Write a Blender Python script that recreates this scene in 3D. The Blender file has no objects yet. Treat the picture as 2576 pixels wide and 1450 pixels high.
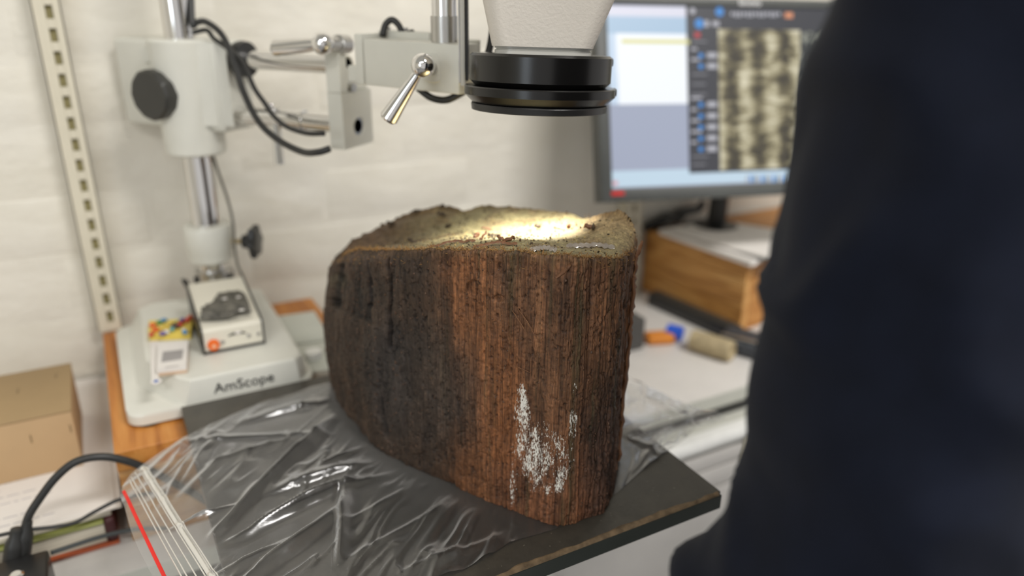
import bpy, bmesh, math, random
import numpy as np
from mathutils import Vector, Matrix, Quaternion
from math import radians, sin, cos, pi

random.seed(7); rng = np.random.default_rng(7)
SC = bpy.context.scene
COL = SC.collection

# ---------------------------------------------------------------- camera
# x runs along the desk, y towards the wall, z up; z = 0 is the top of the black board, metres
FP = 1900.0; TH = radians(21.6); RO = radians(0.8); CH = 0.39; AZ = -radians(28.8)
_m = Matrix.Rotation(AZ, 3, 'Z')
_F = _m @ Vector((0, cos(TH), -sin(TH)))
_X = Vector((1, 0, 0)); _U = Vector((0, sin(TH), cos(TH)))
_R = _m @ (_X*cos(RO) + _U*sin(RO)); _U = _m @ (-_X*sin(RO) + _U*cos(RO))
CAMP = Vector((0, 0, CH))
cd = bpy.data.cameras.new('camera'); cam = bpy.data.objects.new('camera', cd); COL.objects.link(cam)
cam.matrix_world = Matrix.Translation(CAMP) @ Matrix((_R, _U, -_F)).transposed().to_4x4()
cd.sensor_width = 36; cd.lens = FP/2576*36; cd.clip_start = 0.01
cd.dof.use_dof = True; cd.dof.focus_distance = 0.535; cd.dof.aperture_fstop = 2.5
SC.camera = cam
SC.view_settings.view_transform = 'Standard'; SC.view_settings.look = 'None'
SC.view_settings.exposure = 0.0; SC.view_settings.gamma = 1.0
SC.view_settings.use_curve_mapping = False
SC.cycles.max_bounces = 8; SC.cycles.transparent_max_bounces = 16

# ---------------------------------------------------------------- light
W = bpy.data.worlds.new('room_air'); SC.world = W; W.use_nodes = True
W.node_tree.nodes['Background'].inputs[0].default_value = (1.0, 0.97, 0.94, 1)
W.node_tree.nodes['Background'].inputs[1].default_value = 0.60
def area(name, loc, target, sx, sy, power, col):
    l = bpy.data.lights.new(name, 'AREA'); l.shape = 'RECTANGLE'; l.size = sx; l.size_y = sy
    l.energy = power; l.color = col
    o = bpy.data.objects.new(name, l); COL.objects.link(o); o.location = loc
    o.rotation_euler = (Vector(target)-Vector(loc)).to_track_quat('-Z', 'Y').to_euler()
    return o
area('ceiling_light_right', (0.80, -0.45, 1.58), (0.8, -0.3, 0), 0.9, 0.35, 40, (1.0, 0.975, 0.945))
area('ceiling_light_left', (-0.95, -0.9, 1.58), (-0.9, -0.7, 0), 1.2, 0.3, 19, (1.0, 0.975, 0.94))
area('added_cool_fill', (-2.3, -1.3, 0.75), (0.2, 0.7, 0.1), 0.9, 1.1, 12, (0.80, 0.90, 1.0))  # added cool lamp for blue-white streaks in the chrome; no window modelled

# ---------------------------------------------------------------- helpers
def ray(x, y): return _F + _R*((x-1288)/FP) - _U*((y-725)/FP)
def onz(x, y, z):
    d = ray(x, y); return CAMP + d*((z-CH)/d.z)
def onv(x, y, v):
    d = ray(x, y); return CAMP + d*(v/d.y)
def P(x, y, d): return CAMP + ray(x, y)*d
def pixy(p):
    v = Vector(p)-CAMP; d = v.dot(_F); return 1288+FP*v.dot(_R)/d, 725-FP*v.dot(_U)/d
def zat(u, v, y):
    lo, hi = -0.9, 1.2
    for _ in range(40):
        m = (lo+hi)/2
        if pixy((u, v, m))[1] > y: lo = m
        else: hi = m
    return (lo+hi)/2
FH = Vector((_F.x, _F.y, 0)).normalized(); RH = Vector((FH.y, -FH.x, 0)); UP = Vector((0, 0, 1))

def thing(name, label, cat, loc=(0, 0, 0), group=None, rotz=0):
    o = bpy.data.objects.new(name, None); COL.objects.link(o)
    o.empty_display_size = 0.02
    o.location = loc; o.rotation_euler = (0, 0, rotz); o['label'] = label; o['category'] = cat
    if group: o['group'] = group
    return o
def wloc(o):
    m = Matrix.LocRotScale(o.location, o.rotation_euler, None)
    return (wloc(o.parent) @ m) if o.parent else m
def link(name, me, mat, parent=None, smooth=None):
    """world-space mesh -> object (its data moved into the parent's frame)"""
    if mat is not None:
        me.materials.clear(); me.materials.append(mat)
    if parent is not None: me.transform(wloc(parent).inverted())
    o = bpy.data.objects.new(name, me); COL.objects.link(o); o.parent = parent
    if smooth is not None:
        me.shade_smooth() if smooth is True else me.set_sharp_from_angle(angle=smooth) if me.shade_smooth() is None else 0
    return o
def obj(name, bm, mat, parent=None, smooth=radians(35)):
    me = bpy.data.meshes.new(name); bmesh.ops.recalc_face_normals(bm, faces=bm.faces)
    bm.to_mesh(me); bm.free()
    return link(name, me, mat, parent, smooth)
def tag(o, label, cat, group=None, kind=None):
    if label: o['label'] = label
    if cat: o['category'] = cat
    if group: o['group'] = group
    if kind: o['kind'] = kind
    return o
def toporig(o):
    """put a single-mesh thing's origin at its base centre"""
    me = o.data; c = np.empty(len(me.vertices)*3); me.vertices.foreach_get('co', c); c = c.reshape(-1, 3)
    b = Vector(((c[:, 0].min()+c[:, 0].max())/2, (c[:, 1].min()+c[:, 1].max())/2, c[:, 2].min()))
    me.transform(Matrix.Translation(-b)); o.location = b
    return o
def BM(): return bmesh.new()
def box(bm, lo, hi, bev=0.0, seg=2, M=None):
    lo = Vector(lo); hi = Vector(hi); c = (lo+hi)/2; s = hi-lo
    r = bmesh.ops.create_cube(bm, size=1.0); vs = r['verts']
    for v in vs: v.co = Vector((v.co.x*s.x, v.co.y*s.y, v.co.z*s.z))+c
    if bev:
        es = list({e for v in vs for e in v.link_edges})
        rr = bmesh.ops.bevel(bm, geom=es, offset=bev, segments=seg, profile=0.5, affect='EDGES')
        vs = list({v for f in rr['faces'] for v in f.verts} | {v for v in vs if v.is_valid})
    if M is not None: bmesh.ops.transform(bm, matrix=M, verts=vs)
    return vs
def frame(o, ex, ez=None):
    """matrix with x along ex, z near ez, origin o"""
    ex = Vector(ex).normalized(); ez = Vector(ez or UP)
    ey = ez.cross(ex).normalized(); ez = ex.cross(ey).normalized()
    m = Matrix((ex, ey, ez)).transposed().to_4x4(); m.translation = Vector(o); return m
def frustum(bm, p0, p1, r0, r1=None, n=24, cap=True):
    return lathe(bm, p0, Vector(p1)-Vector(p0), [(r0, 0), (r1 if r1 is not None else r0, (Vector(p1)-Vector(p0)).length)], n, cap)
def lathe(bm, p, axis, prof, n=32, cap=True, star=None):
    """prof = [(radius, height)] along axis from p"""
    ax = Vector(axis).normalized(); q = ax.to_track_quat('Z', 'Y'); p = Vector(p); rings = []
    for (r, h) in prof:
        ring = []
        for i in range(n):
            a = 2*pi*i/n; rr = r*(star(a) if star else 1)
            ring.append(bm.verts.new(p + q @ Vector((rr*cos(a), rr*sin(a), h))))
        rings.append(ring)
    for a, b in zip(rings, rings[1:]):
        for i in range(n): bm.faces.new((a[i], a[(i+1) % n], b[(i+1) % n], b[i]))
    if cap:
        bm.faces.new(rings[0]); bm.faces.new(rings[-1])
    return rings
def crom(pts, k=8):
    pts = [Vector(p) for p in pts]; q = [2*pts[0]-pts[1]]+pts+[2*pts[-1]-pts[-2]]; out = []
    for i in range(1, len(q)-2):
        a, b, c, d = q[i-1:i+3]
        for j in range(k):
            t = j/k
            out.append(0.5*((2*b)+(c-a)*t+(2*a-5*b+4*c-d)*t*t+(3*b-a-3*c+d)*t**3))
    out.append(pts[-1]); return out
def tube(bm, pts, r, n=10, k=8, smooth=True):
    pts = crom(pts, k) if smooth else [Vector(p) for p in pts]
    rings = []; prev = None
    for i, p in enumerate(pts):
        t = (pts[min(i+1, len(pts)-1)]-pts[max(i-1, 0)]).normalized()
        if prev is None: nrm = t.orthogonal().normalized()
        else: nrm = (prev - t*prev.dot(t)).normalized()
        prev = nrm; b = t.cross(nrm)
        rad = r[min(len(r)-1, int(i/len(pts)*len(r)))] if isinstance(r, (list, tuple)) else r
        rings.append([bm.verts.new(p+(nrm*cos(2*pi*j/n)+b*sin(2*pi*j/n))*rad) for j in range(n)])
    for a, b in zip(rings, rings[1:]):
        for i in range(n): bm.faces.new((a[i], a[(i+1) % n], b[(i+1) % n], b[i]))
    bm.faces.new(rings[0]); bm.faces.new(rings[-1])
def prism(bm, poly, z0, z1, bev=0.0):
    """poly of (x, y); z0, z1 floats"""
    lo = [bm.verts.new((x, y, z0)) for x, y in poly]; hi = [bm.verts.new((x, y, z1)) for x, y in poly]
    n = len(poly); fs = [bm.faces.new(lo), bm.faces.new(hi)]
    for i in range(n): fs.append(bm.faces.new((lo[i], lo[(i+1) % n], hi[(i+1) % n], hi[i])))
    if bev:
        es = list(fs[1].edges)
        bmesh.ops.bevel(bm, geom=es, offset=bev, segments=4, profile=0.5, affect='EDGES')
def rrect(x0, x1, y0, y1, r, k=6):
    out = []
    for cx, cy, a0 in ((x1-r, y0+r, -90), (x1-r, y1-r, 0), (x0+r, y1-r, 90), (x0+r, y0+r, 180)):
        for i in range(k+1):
            a = radians(a0+90*i/k); out.append((cx+r*cos(a), cy+r*sin(a)))
    return out
def loft(bm, rings, cap=True):
    vs = [[bm.verts.new(p) for p in r] for r in rings]; n = len(vs[0])
    for a, b in zip(vs, vs[1:]):
        for i in range(n): bm.faces.new((a[i], a[(i+1) % n], b[(i+1) % n], b[i]))
    if cap: bm.faces.new(vs[0]); bm.faces.new(vs[-1])

# value noise
def _hash(ix, iy, iz, s):
    h = (ix.astype(np.int64)*374761393 + iy.astype(np.int64)*668265263 + iz.astype(np.int64)*2147483647 + s*974634777) & 0xffffffff
    h = ((h ^ (h >> 13))*1274126177) & 0xffffffff
    h = (h ^ (h >> 16)) & 0xffffffff
    return h/4294967295.0
def vnoise(x, y, z=0.0, s=0):
    x, y, z = np.broadcast_arrays(np.asarray(x, float), np.asarray(y, float), np.asarray(z, float))
    x0 = np.floor(x); y0 = np.floor(y); z0 = np.floor(z)
    fx = x-x0; fy = y-y0; fz = z-z0
    fx = fx*fx*(3-2*fx); fy = fy*fy*(3-2*fy); fz = fz*fz*(3-2*fz); r = 0
    for a in (0, 1):
        for b in (0, 1):
            for c in (0, 1):
                w = (fx if a else 1-fx)*(fy if b else 1-fy)*(fz if c else 1-fz)
                r = r + w*_hash(x0+a, y0+b, z0+c, s)
    return r
def fbm(x, y, z=0.0, o=4, s=0):
    r = 0; amp = 0.5; f = 1.0; t = 0
    for i in range(o):
        r = r + amp*vnoise(x*f, y*f, np.asarray(z)*f, s+i*17); t += amp; amp *= 0.5; f *= 2.03
    return r/t
def sstep(a, b, x):
    t = np.clip((x-a)/(b-a), 0, 1); return t*t*(3-2*t)

# ---------------------------------------------------------------- materials
def srgb(r, g, b):
    f = lambda c: (c/255/12.92 if c/255 <= 0.04045 else ((c/255+0.055)/1.055)**2.4)
    return (f(r), f(g), f(b), 1)
class MT:
    def __init__(s, name):
        s.m = bpy.data.materials.new(name); s.m.use_nodes = True; s.t = s.m.node_tree
        s.b = s.t.nodes['Principled BSDF']; s._tc = None
    def n(s, typ, **kw):
        nd = s.t.nodes.new(typ)
        for k, v in kw.items(): setattr(nd, k, v)
        return nd
    def l(s, a, b): s.t.links.new(a, b)
    def coord(s, scale=(1, 1, 1), rot=(0, 0, 0)):
        if s._tc is None: s._tc = s.n('ShaderNodeTexCoord')
        mp = s.n('ShaderNodeMapping'); mp.inputs['Scale'].default_value = scale; mp.inputs['Rotation'].default_value = rot
        s.l(s._tc.outputs['Object'], mp.inputs[0]); return mp.outputs[0]
    def noise(s, scale=10, detail=4, rough=0.55, vec=None, dist=0.0):
        nd = s.n('ShaderNodeTexNoise'); nd.inputs['Scale'].default_value = scale; nd.inputs['Detail'].default_value = detail
        nd.inputs['Roughness'].default_value = rough; nd.inputs['Distortion'].default_value = dist
        s.l(vec if vec is not None else s.coord(), nd.inputs['Vector']); return nd.outputs['Fac']
    def ramp(s, fac, stops):
        r = s.n('ShaderNodeValToRGB'); e = r.color_ramp.elements
        while len(e) < len(stops): e.new(0.5)
        for i, (p, c) in enumerate(stops):
            e[i].position = p; e[i].color = c if len(c) == 4 else (*c, 1)
        s.l(fac, r.inputs[0]); return r.outputs[0]
    def mix(s, fac, a, b, mode='MIX'):
        m = s.n('ShaderNodeMix', data_type='RGBA', blend_type=mode)
        for sock, v in ((m.inputs[0], fac), (m.inputs[6], a), (m.inputs[7], b)):
            if isinstance(v, (int, float, tuple)): sock.default_value = v
            else: s.l(v, sock)
        return m.outputs[2]
    def math(s, op, a, b=0.0):
        m = s.n('ShaderNodeMath', operation=op)
        for sock, v in ((m.inputs[0], a), (m.inputs[1], b)):
            if isinstance(v, (int, float)): sock.default_value = v
            else: s.l(v, sock)
        return m.outputs[0]
    def bump(s, h, strength=0.3, dist=0.001):
        b = s.n('ShaderNodeBump'); b.inputs['Strength'].default_value = strength; b.inputs['Distance'].default_value = dist
        s.l(h, b.inputs['Height'])
        prev = s.b.inputs['Normal'].links
        if prev: s.l(prev[0].from_socket, b.inputs['Normal'])
        s.l(b.outputs[0], s.b.inputs['Normal'])
    def base(s, c):
        i = s.b.inputs['Base Color']
        if isinstance(c, tuple): i.default_value = c
        else: s.l(c, i)
def simple(name, col, rough=0.5, metal=0.0, var=0.08, vscale=30, bump=0.0, bscale=200, spec=None, coat=0):
    m = MT(name); c2 = tuple(min(1, c*(1+var)) for c in col[:3])+(1,); c1 = tuple(c*(1-var) for c in col[:3])+(1,)
    m.base(m.ramp(m.noise(vscale, 3), [(0.3, c1), (0.7, c2)]))
    m.b.inputs['Roughness'].default_value = rough; m.b.inputs['Metallic'].default_value = metal
    if spec is not None: m.b.inputs['Specular IOR Level'].default_value = spec
    if coat: m.b.inputs['Coat Weight'].default_value = coat; m.b.inputs['Coat Roughness'].default_value = 0.1
    if bump: m.bump(m.noise(bscale, 3), bump, 0.0006)
    return m.m
def emis(name, col, st=1.0, var=None):
    m = MT(name); m.base((0.01, 0.01, 0.01, 1)); m.b.inputs['Roughness'].default_value = 0.35
    m.b.inputs['Emission Color'].default_value = col; m.b.inputs['Emission Strength'].default_value = st
    return m
def wood(name, c1, c2, c3, axis='x', scale=1.0, rough=0.45):
    m = MT(name); st = {'x': (2.5, 45, 45), 'y': (45, 2.5, 45), 'z': (45, 45, 2.5)}[axis]
    v = m.coord(tuple(a*scale for a in st))
    f = m.noise(1.0, 6, 0.6, v, 1.2)
    m.base(m.ramp(f, [(0.3, c1), (0.5, c2), (0.72, c3)]))
    m.b.inputs['Roughness'].default_value = rough
    m.bump(f, 0.15, 0.0006)
    return m.m

M = {}
mw = MT('painted_brick'); f = mw.noise(7, 5); mw.base(mw.ramp(f, [(0.3, srgb(222, 217, 203)), (0.7, srgb(232, 228, 217))]))
mw.b.inputs['Roughness'].default_value = 0.55; mw.bump(mw.noise(1.0, 6, 0.6, mw.coord((22, 22, 40))), 0.6, 0.005); mw.bump(mw.noise(9, 3), 0.35, 0.008)
M['wall'] = mw.m
M['ceiling'] = simple('ceiling_paint', (0.7, 0.7, 0.68, 1), 0.8)
M['floor'] = simple('floor_vinyl', (0.22, 0.22, 0.22, 1), 0.4)
M['cream'] = simple('cream_powder_coat', srgb(217, 210, 190), 0.45, var=0.03)
M['slot'] = simple('slot_bounce_tint', srgb(150, 140, 95), 0.6)  # olive painted in for light bouncing inside the slots
M['desk'] = simple('white_laminate', srgb(212, 208, 203), 0.35, var=0.03)
M['deskedge'] = simple('grey_edge_band', srgb(196, 196, 186), 0.4, var=0.03)
M['grey'] = simple('light_grey_enamel', srgb(205, 208, 198), 0.32, var=0.03)
M['gear'] = simple('pale_grey_casting', srgb(217, 216, 206), 0.36, var=0.03, bump=0.05, bscale=500)
M['chrome'] = simple('chrome', (0.80, 0.79, 0.78, 1), 0.07, 1.0, var=0.02)
M['steel'] = simple('brushed_steel', (0.55, 0.54, 0.52, 1), 0.28, 1.0)
M['alu'] = simple('aluminium', (0.90, 0.90, 0.87, 1), 0.32, 0.25)
M['black'] = simple('black_plastic', (0.018, 0.018, 0.018, 1), 0.35)
M['rubber'] = simple('black_rubber_cable', (0.022, 0.022, 0.021, 1), 0.42)
M['knob'] = simple('dark_bakelite', (0.03, 0.029, 0.025, 1), 0.45, coat=0.2)
M['anod'] = simple('black_anodised', (0.0055, 0.0052, 0.005, 1), 0.24, bump=0.04, bscale=1500, spec=0.5)
M['bezel'] = simple('dark_grey_bezel', srgb(78, 80, 78), 0.5)
M['head'] = simple('textured_cream_housing', srgb(222, 215, 204), 0.42, var=0.02, bump=0.45, bscale=420)
M['headtrim'] = simple('pale_ring_trim', srgb(200, 198, 190), 0.3, var=0.02)
M['paper'] = simple('white_paper', srgb(226, 221, 215), 0.8, var=0.02)
M['bamboo'] = wood('bamboo', srgb(158, 102, 44), srgb(182, 124, 60), srgb(205, 150, 85), 'x', 1.0)
M['bamboo_y'] = wood('bamboo_side', srgb(150, 98, 42), srgb(200, 146, 80), srgb(226, 178, 112), 'y', 1.0)
M['pine'] = wood('varnished_pine', srgb(148, 84, 32), srgb(196, 128, 58), srgb(218, 156, 84), 'y', 0.9)
M['pine_b'] = wood('pine_lamella', srgb(136, 88, 42), srgb(182, 134, 80), srgb(208, 166, 110), 'x', 1.0)
mb = MT('board_slate'); f = mb.noise(60, 6, 0.65); g = mb.noise(9, 4)
c = mb.ramp(f, [(0.3, srgb(60, 56, 48)), (0.7, srgb(88, 82, 71))]); c = mb.mix(g, c, srgb(66, 63, 58)); 
sp = mb.ramp(mb.noise(420, 2, 0.5), [(0.73, (0, 0, 0)), (0.78, (1, 1, 1))]); c = mb.mix(sp, c, srgb(150, 145, 130))
mb.base(c); mb.b.inputs['Roughness'].default_value = 0.42; mb.bump(mb.noise(300, 4), 0.35, 0.0006)
M['board'] = mb.m
M['board_edge'] = simple('board_paint_edge', srgb(56, 60, 56), 0.35)
M['board_chip'] = simple('chipped_brown_edge', srgb(125, 105, 80), 0.8, var=0.4, vscale=120, bump=0.5)
M['card'] = simple('cardboard', srgb(184, 154, 116), 0.8, var=0.05, vscale=12)
M['cardtop'] = simple('cardboard_lid', srgb(160, 135, 98), 0.8, var=0.05, vscale=12)

# ---------------------------------------------------------------- setting
def struct(name, bm, mat, parent=None):
    o = obj(name, bm, mat, parent)
    if parent is None: o['kind'] = 'structure'; o['label'] = name.replace('_', ' ')
    return o
WV = 1.014; FZ = -0.87; CZ = 1.62
bm = BM(); box(bm, (-2.5, WV+0.0017, FZ), (3.0, WV+0.15, CZ)); wall = struct('wall_back', bm, M['wall'])
wall['label'] = 'white painted brick wall behind the desk'
bm = BM(); box(bm, (-2.5, -2.3, FZ-0.05), (3.0, WV+0.15, FZ)); struct('floor', bm, M['floor'])['label'] = 'grey vinyl floor'
bm = BM(); box(bm, (-2.5, -2.3, CZ), (3.0, WV+0.15, CZ+0.05)); struct('ceiling', bm, M['ceiling'])['label'] = 'white ceiling'
bm = BM(); box(bm, (-2.6, -2.3, FZ), (-2.5, WV+0.15, CZ)); struct('wall_left', bm, M['wall'])['label'] = 'white side wall on the left'
# bricks: nine courses in sight, painted over
protos = []
for k in range(4):
    bm = BM(); box(bm, (-0.1090, 0.0, -0.0364), (0.1090, 0.030, 0.0364), 0.0050, 3)
    for v in bm.verts:
        v.co.y += (fbm(v.co.x*30+k*9, v.co.z*30, 0, 2, k)-0.5)*0.0012
        v.co.z += (fbm(v.co.x*25+k*5, v.co.z*9, 3, 2, k)-0.5)*0.003
    me = bpy.data.meshes.new('brick'); bmesh.ops.recalc_face_normals(bm, faces=bm.faces); bm.to_mesh(me); bm.free(); me.materials.append(M['wall']); me.shade_smooth(); protos.append(me)
for r in range(11):
    z = -0.105+r*0.0755
    for i in range(12):
        o = bpy.data.objects.new('brick', protos[random.randrange(4)]); COL.objects.link(o); o.parent = wall
        o.location = (-0.62+i*0.2205+(0.11 if r % 2 else 0), WV+0.0015+random.uniform(-0.0008, 0.0008), z)
bm = BM()
for r in list(range(-10, 0))+list(range(11, 23)):
    z = -0.105+r*0.0755
    if z < FZ+0.03 or z > CZ-0.03: continue
    for i in range(12): x = -0.62+i*0.2205+(0.11 if r % 2 else 0); box(bm, (x-0.1090, WV+0.001, z-0.0364), (x+0.1090, WV+0.02, z+0.0364))
o = obj('outer_brickwork', bm, M['wall'], wall); o['kind'] = 'stuff'

# slotted shelf rail on the wall
def shelf_rail(x0, x1, zb, zt, slot, label, slot_h=0.0140, slot_w=0.0070):
    t = thing('slotted_shelf_rail', label, 'shelf rail', ((x0+x1)/2, WV, zb))
    yf = WV-0.020; yb = WV-0.0005
    bm = BM()
    box(bm, (x0, yf, zb), (slot-slot_w/2, yf+0.0016, zt), 0.0004, 1); box(bm, (slot+slot_w/2, yf, zb), (x1, yf+0.0016, zt), 0.0004, 1)
    z = zb+0.012; prev = zb
    while z < zt-0.02:
        box(bm, (slot-slot_w/2, yf, prev), (slot+slot_w/2, yf+0.0016, z)); prev = z+slot_h; z += 0.0238
    box(bm, (slot-slot_w/2, yf, prev), (slot+slot_w/2, yf+0.0016, zt))
    box(bm, (x0, yf, zb), (x0+0.0016, yb, zt)); box(bm, (x1-0.0016, yf, zb), (x1, yb, zt))
    obj('channel', bm, M['cream'], t)
    bm = BM(); box(bm, (x0+0.002, yf+0.0045, zb), (x1-0.002, yf+0.006, zt)); obj('channel_back', bm, M['slot'], t)
    return t
a = onv(102, 140, WV-0.014); b = onv(178, 140, WV-0.014); s = onv(146, 140, WV-0.014)
rail = shelf_rail(a.x, b.x, -0.0150, 0.95, s.x, 'cream slotted shelf rail fixed upright to the wall left of the stand')
for (x, y) in ((165, 330), (252, 805)):
    p = onv(x, y, WV-0.014); bm = BM(); lathe(bm, p+Vector((0, 0.001, 0)), (0, -1, 0), [(0.0045, 0), (0.0045, 0.001), (0.003, 0.0026), (0.0008, 0.003)], 16); 
    obj('screw_head', bm, M['steel'], rail)
p = onv(1590, 545, WV-0.014)
shelf_rail(p.x-0.018, p.x+0.018, -0.117, 0.95, p.x, 'cream slotted shelf rail on the wall behind the monitor')

# desk
DZ = -0.117; DV = 0.654
t = thing('desk', 'white laminate desk running along the painted brick wall', 'desk', (0.4, 0.8, FZ))
bm = BM(); box(bm, (-1.2, DV, DZ-0.022), (1.9, WV-0.002, DZ), 0.0012); obj('desk_top', bm, M['desk'], t)
bm = BM(); box(bm, (-1.2, DV-0.0012, DZ-0.0215), (1.9, DV-0.0001, DZ-0.0008), 0.0004, 1); obj('edge_band', bm, M['deskedge'], t)
for x in (-1.15, 1.85):
    bm = BM(); box(bm, (x-0.02, 0.68, FZ), (x+0.02, 0.72, DZ-0.022), 0.002); obj('leg', bm, M['steel'], t)
    bm = BM(); box(bm, (x-0.02, 0.95, FZ), (x+0.02, 0.99, DZ-0.022), 0.002); obj('leg', bm, M['steel'], t)

# cabinet under the desk with aluminium rail and drawer fronts
t = thing('drawer_cabinet', 'pale grey drawer cabinet with a bright aluminium rail under the desk', 'cabinet', (0.4, 0.66, FZ))
bm = BM(); box(bm, (-1.05, 0.630, FZ+0.06), (1.75, 0.98, -0.156), 0.002); obj('cabinet_body', bm, M['deskedge'], t)
bm = BM(); box(bm, (-1.05, 0.668, FZ), (1.75, 0.96, FZ+0.06)); obj('plinth', bm, M['black'], t)
bm = BM(); box(bm, (-1.05, 0.657, -0.156), (1.75, 0.96, DZ-0.0225)); obj('gap_shade', bm, M['black'], t)  # black filler standing in for the shade in the gap
bm = BM(); prof = [(0.632, -0.152), (0.622, -0.1525), (0.616, -0.156), (0.6125, -0.162), (0.6125, -0.167), (0.616, -0.172), (0.632, -0.174)]
loft(bm, [[Vector((x, v, z)) for v, z in prof] for x in (-1.05, 1.75)]); obj('aluminium_rail', bm, M['alu'], t, radians(60))
zz = -0.178; k = 0
for hgt in (0.027, 0.034, 0.20, 0.20, 0.15):
    for (x0, x1) in ((-1.045, -0.12), (-0.115, 0.80), (0.805, 1.745)):
        bm = BM(); box(bm, (x0, 0.619, zz-hgt), (x1, 0.632, zz-0.003), 0.002); d = obj('drawer_front' if hgt > 0.1 else 'rail_cover', bm, M['desk'], t)
        if hgt > 0.1:
            bm = BM(); box(bm, ((x0+x1)/2-0.06, 0.605, zz-0.05), ((x0+x1)/2+0.06, 0.6195, zz-0.04), 0.002); obj('handle', bm, M['alu'], d)
    zz -= hgt
p = onv(1885, 1122, 0.619)
bm = BM(); box(bm, (p.x-0.012, 0.6165, p.z-0.022), (p.x+0.05, 0.6192, p.z+0.022), 0.001); fr = obj('socket_plate', bm, M['cream'], t)
bm = BM(); box(bm, (p.x, 0.6155, p.z-0.010), (p.x+0.02, 0.6172, p.z+0.010), 0.0005); obj('socket', bm, simple('socket_dark', srgb(52, 54, 66), 0.5), fr)

# laminated wooden block under the board
BX0, BX1, BV0, BV1 = -0.036, 0.225, 0.696, 0.992
t = thing('laminated_wood_block', 'thick laminated pine block on the desk, under the stand and board', 'wood block', ((BX0+BX1)/2, (BV0+BV1)/2, DZ))
zs = [DZ, DZ+0.0165, DZ+0.037, DZ+0.058, DZ+0.080, -0.0156]
for i in range(5):
    bm = BM(); dx = random.uniform(0, 0.0012)
    if i == 4:
        xs = np.linspace(BX0, BX1, 5)
        for j in range(4):
            bm = BM(); box(bm, (xs[j]+(0.0002 if j else 0), BV0+0.0005*j % 0.001, zs[i]+0.0004), (xs[j+1]-0.0002, BV1, zs[i+1]), 0.0006, 1); obj('plank', bm, M['pine'], t)
    else:
        box(bm, (BX0+dx, BV0+dx, zs[i]), (BX1-dx, BV1, zs[i+1]-0.0004), 0.0008, 1); obj('plank', bm, M['pine_b'], t)

# hidden support of the board
t = thing('column_stand', 'grey steel column stand carrying the black board from the floor', 'stand', (0.115, 0.52, FZ))
bm = BM(); box(bm, (0.02, 0.43, FZ), (0.21, 0.60, FZ+0.015), 0.004); obj('foot_plate', bm, M['steel'], t)
bm = BM(); frustum(bm, (0.115, 0.52, FZ+0.015), (0.115, 0.52, -0.0236), 0.02); obj('column', bm, M['steel'], t)
bm = BM(); box(bm, (0.075, 0.48, -0.0236), (0.155, 0.60, -0.0158), 0.001); obj('top_plate', bm, M['steel'], t)

# black board
bx0, bx1, bv0, bv1 = 0.0275, 0.410, 0.3745, 0.7285
t = thing('black_board', 'dark square slab with a chipped front edge under the plastic bag', 'board', ((bx0+bx1)/2, (bv0+bv1)/2, -0.0156))
bm = BM(); box(bm, (bx0, bv0+0.0022, -0.0150), (bx1, bv1, 0.0), 0.0007, 2); obj('slab', bm, M['board'], t)
bm = BM(); box(bm, (bx0+0.0004, bv0, -0.0156), (bx1-0.0004, bv0+0.0021, -0.0022), 0.0004, 1); obj('front_edge', bm, M['board_edge'], t)
bm = BM(); n = 160; rows = []
for i in range(n+1):
    x = bx0+0.001+(bx1-bx0-0.004)*i/n; w = 0.0006+0.0034*float(np.clip((fbm(x*55, 0.3, 0, 4, 5)-0.33)*2.2, 0, 1))
    zt = 0.0003+0.0003*float(vnoise(x*300, 1)); rows.append([Vector((x, bv0+0.0004, -0.0020)), Vector((x, bv0+0.0010, zt-0.0008)), Vector((x, bv0+0.0022+w*0.5, zt)), Vector((x, bv0+0.0022+w, 0.00012)), Vector((x, bv0+0.0024+w, -0.001))])
loft(bm, rows); o = obj('chipped_edge', bm, M['board_chip'], t, radians(20))
# ---------------------------------------------------------------- waterlogged timber
B_px = [(1540, 1238), (1520, 1292), (1410, 1326), (1340, 1308), (1230, 1268), (1080, 1198), (960, 1138), (870, 1040), (832, 952)]
T_px = [(1594, 628, .204), (1562, 650, .2145), (1440, 645, .2235), (1372, 641, .2215), (1232, 630, .218), (1066, 628, .2055), (948, 634, .190), (866, 634, .168), (832, 650, .134)]
K_px = [(852, 617, .140), (900, 590, .149), (1000, 545, .165), (1080, 522, .178), (1125, 516, .181), (1168, 531, .182), (1210, 516, .186), (1300, 526, .190), (1400, 533, .192), (1452, 548, .190), (1474, 551, .198), (1508, 543, .211), (1558, 556, .214), (1597, 588, .210)]
bot = [onz(x, y, 0.0) for x, y in B_px]; top = [onz(*q) for q in T_px]
for q in K_px:
    p = onz(*q); top.append(p); bot.append(Vector((p.x, p.y, 0)))
def resample(ctrl, counts):
    n = len(ctrl); out = []
    for i in range(n):
        a, b, c, d = ctrl[(i-1) % n], ctrl[i], ctrl[(i+1) % n], ctrl[(i+2) % n]
        for j in range(counts[i]):
            s = j/counts[i]
            q = 0.5*((2*b)+(c-a)*s+(2*a-5*b+4*c-d)*s*s+(3*b-a-3*c+d)*s**3)
            out.append(tuple(q.lerp(b.lerp(c, s), 0.45)))
    return np.array(out)
def dens(i, a, b):
    L = (a-b).length
    return max(6, int(L/(0.00050 if (i < 8 or i >= 22) else 0.0016)))
cnt = [dens(i, top[i], top[(i+1) % len(top)]) for i in range(len(top))]
cnt[0] = 45
RB = resample([Vector(v) for v in bot], cnt); RT = resample([Vector(v) for v in top], cnt)
N = len(RB); cidx = np.cumsum([0]+cnt)
fr_ = np.zeros(N)              # coordinate along the outline: 0 at the right corner, 8 at the left tip, up to 23 round the back
for i in range(len(cnt)): fr_[cidx[i]:cidx[i+1]] = i+np.arange(cnt[i])/cnt[i]
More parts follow.
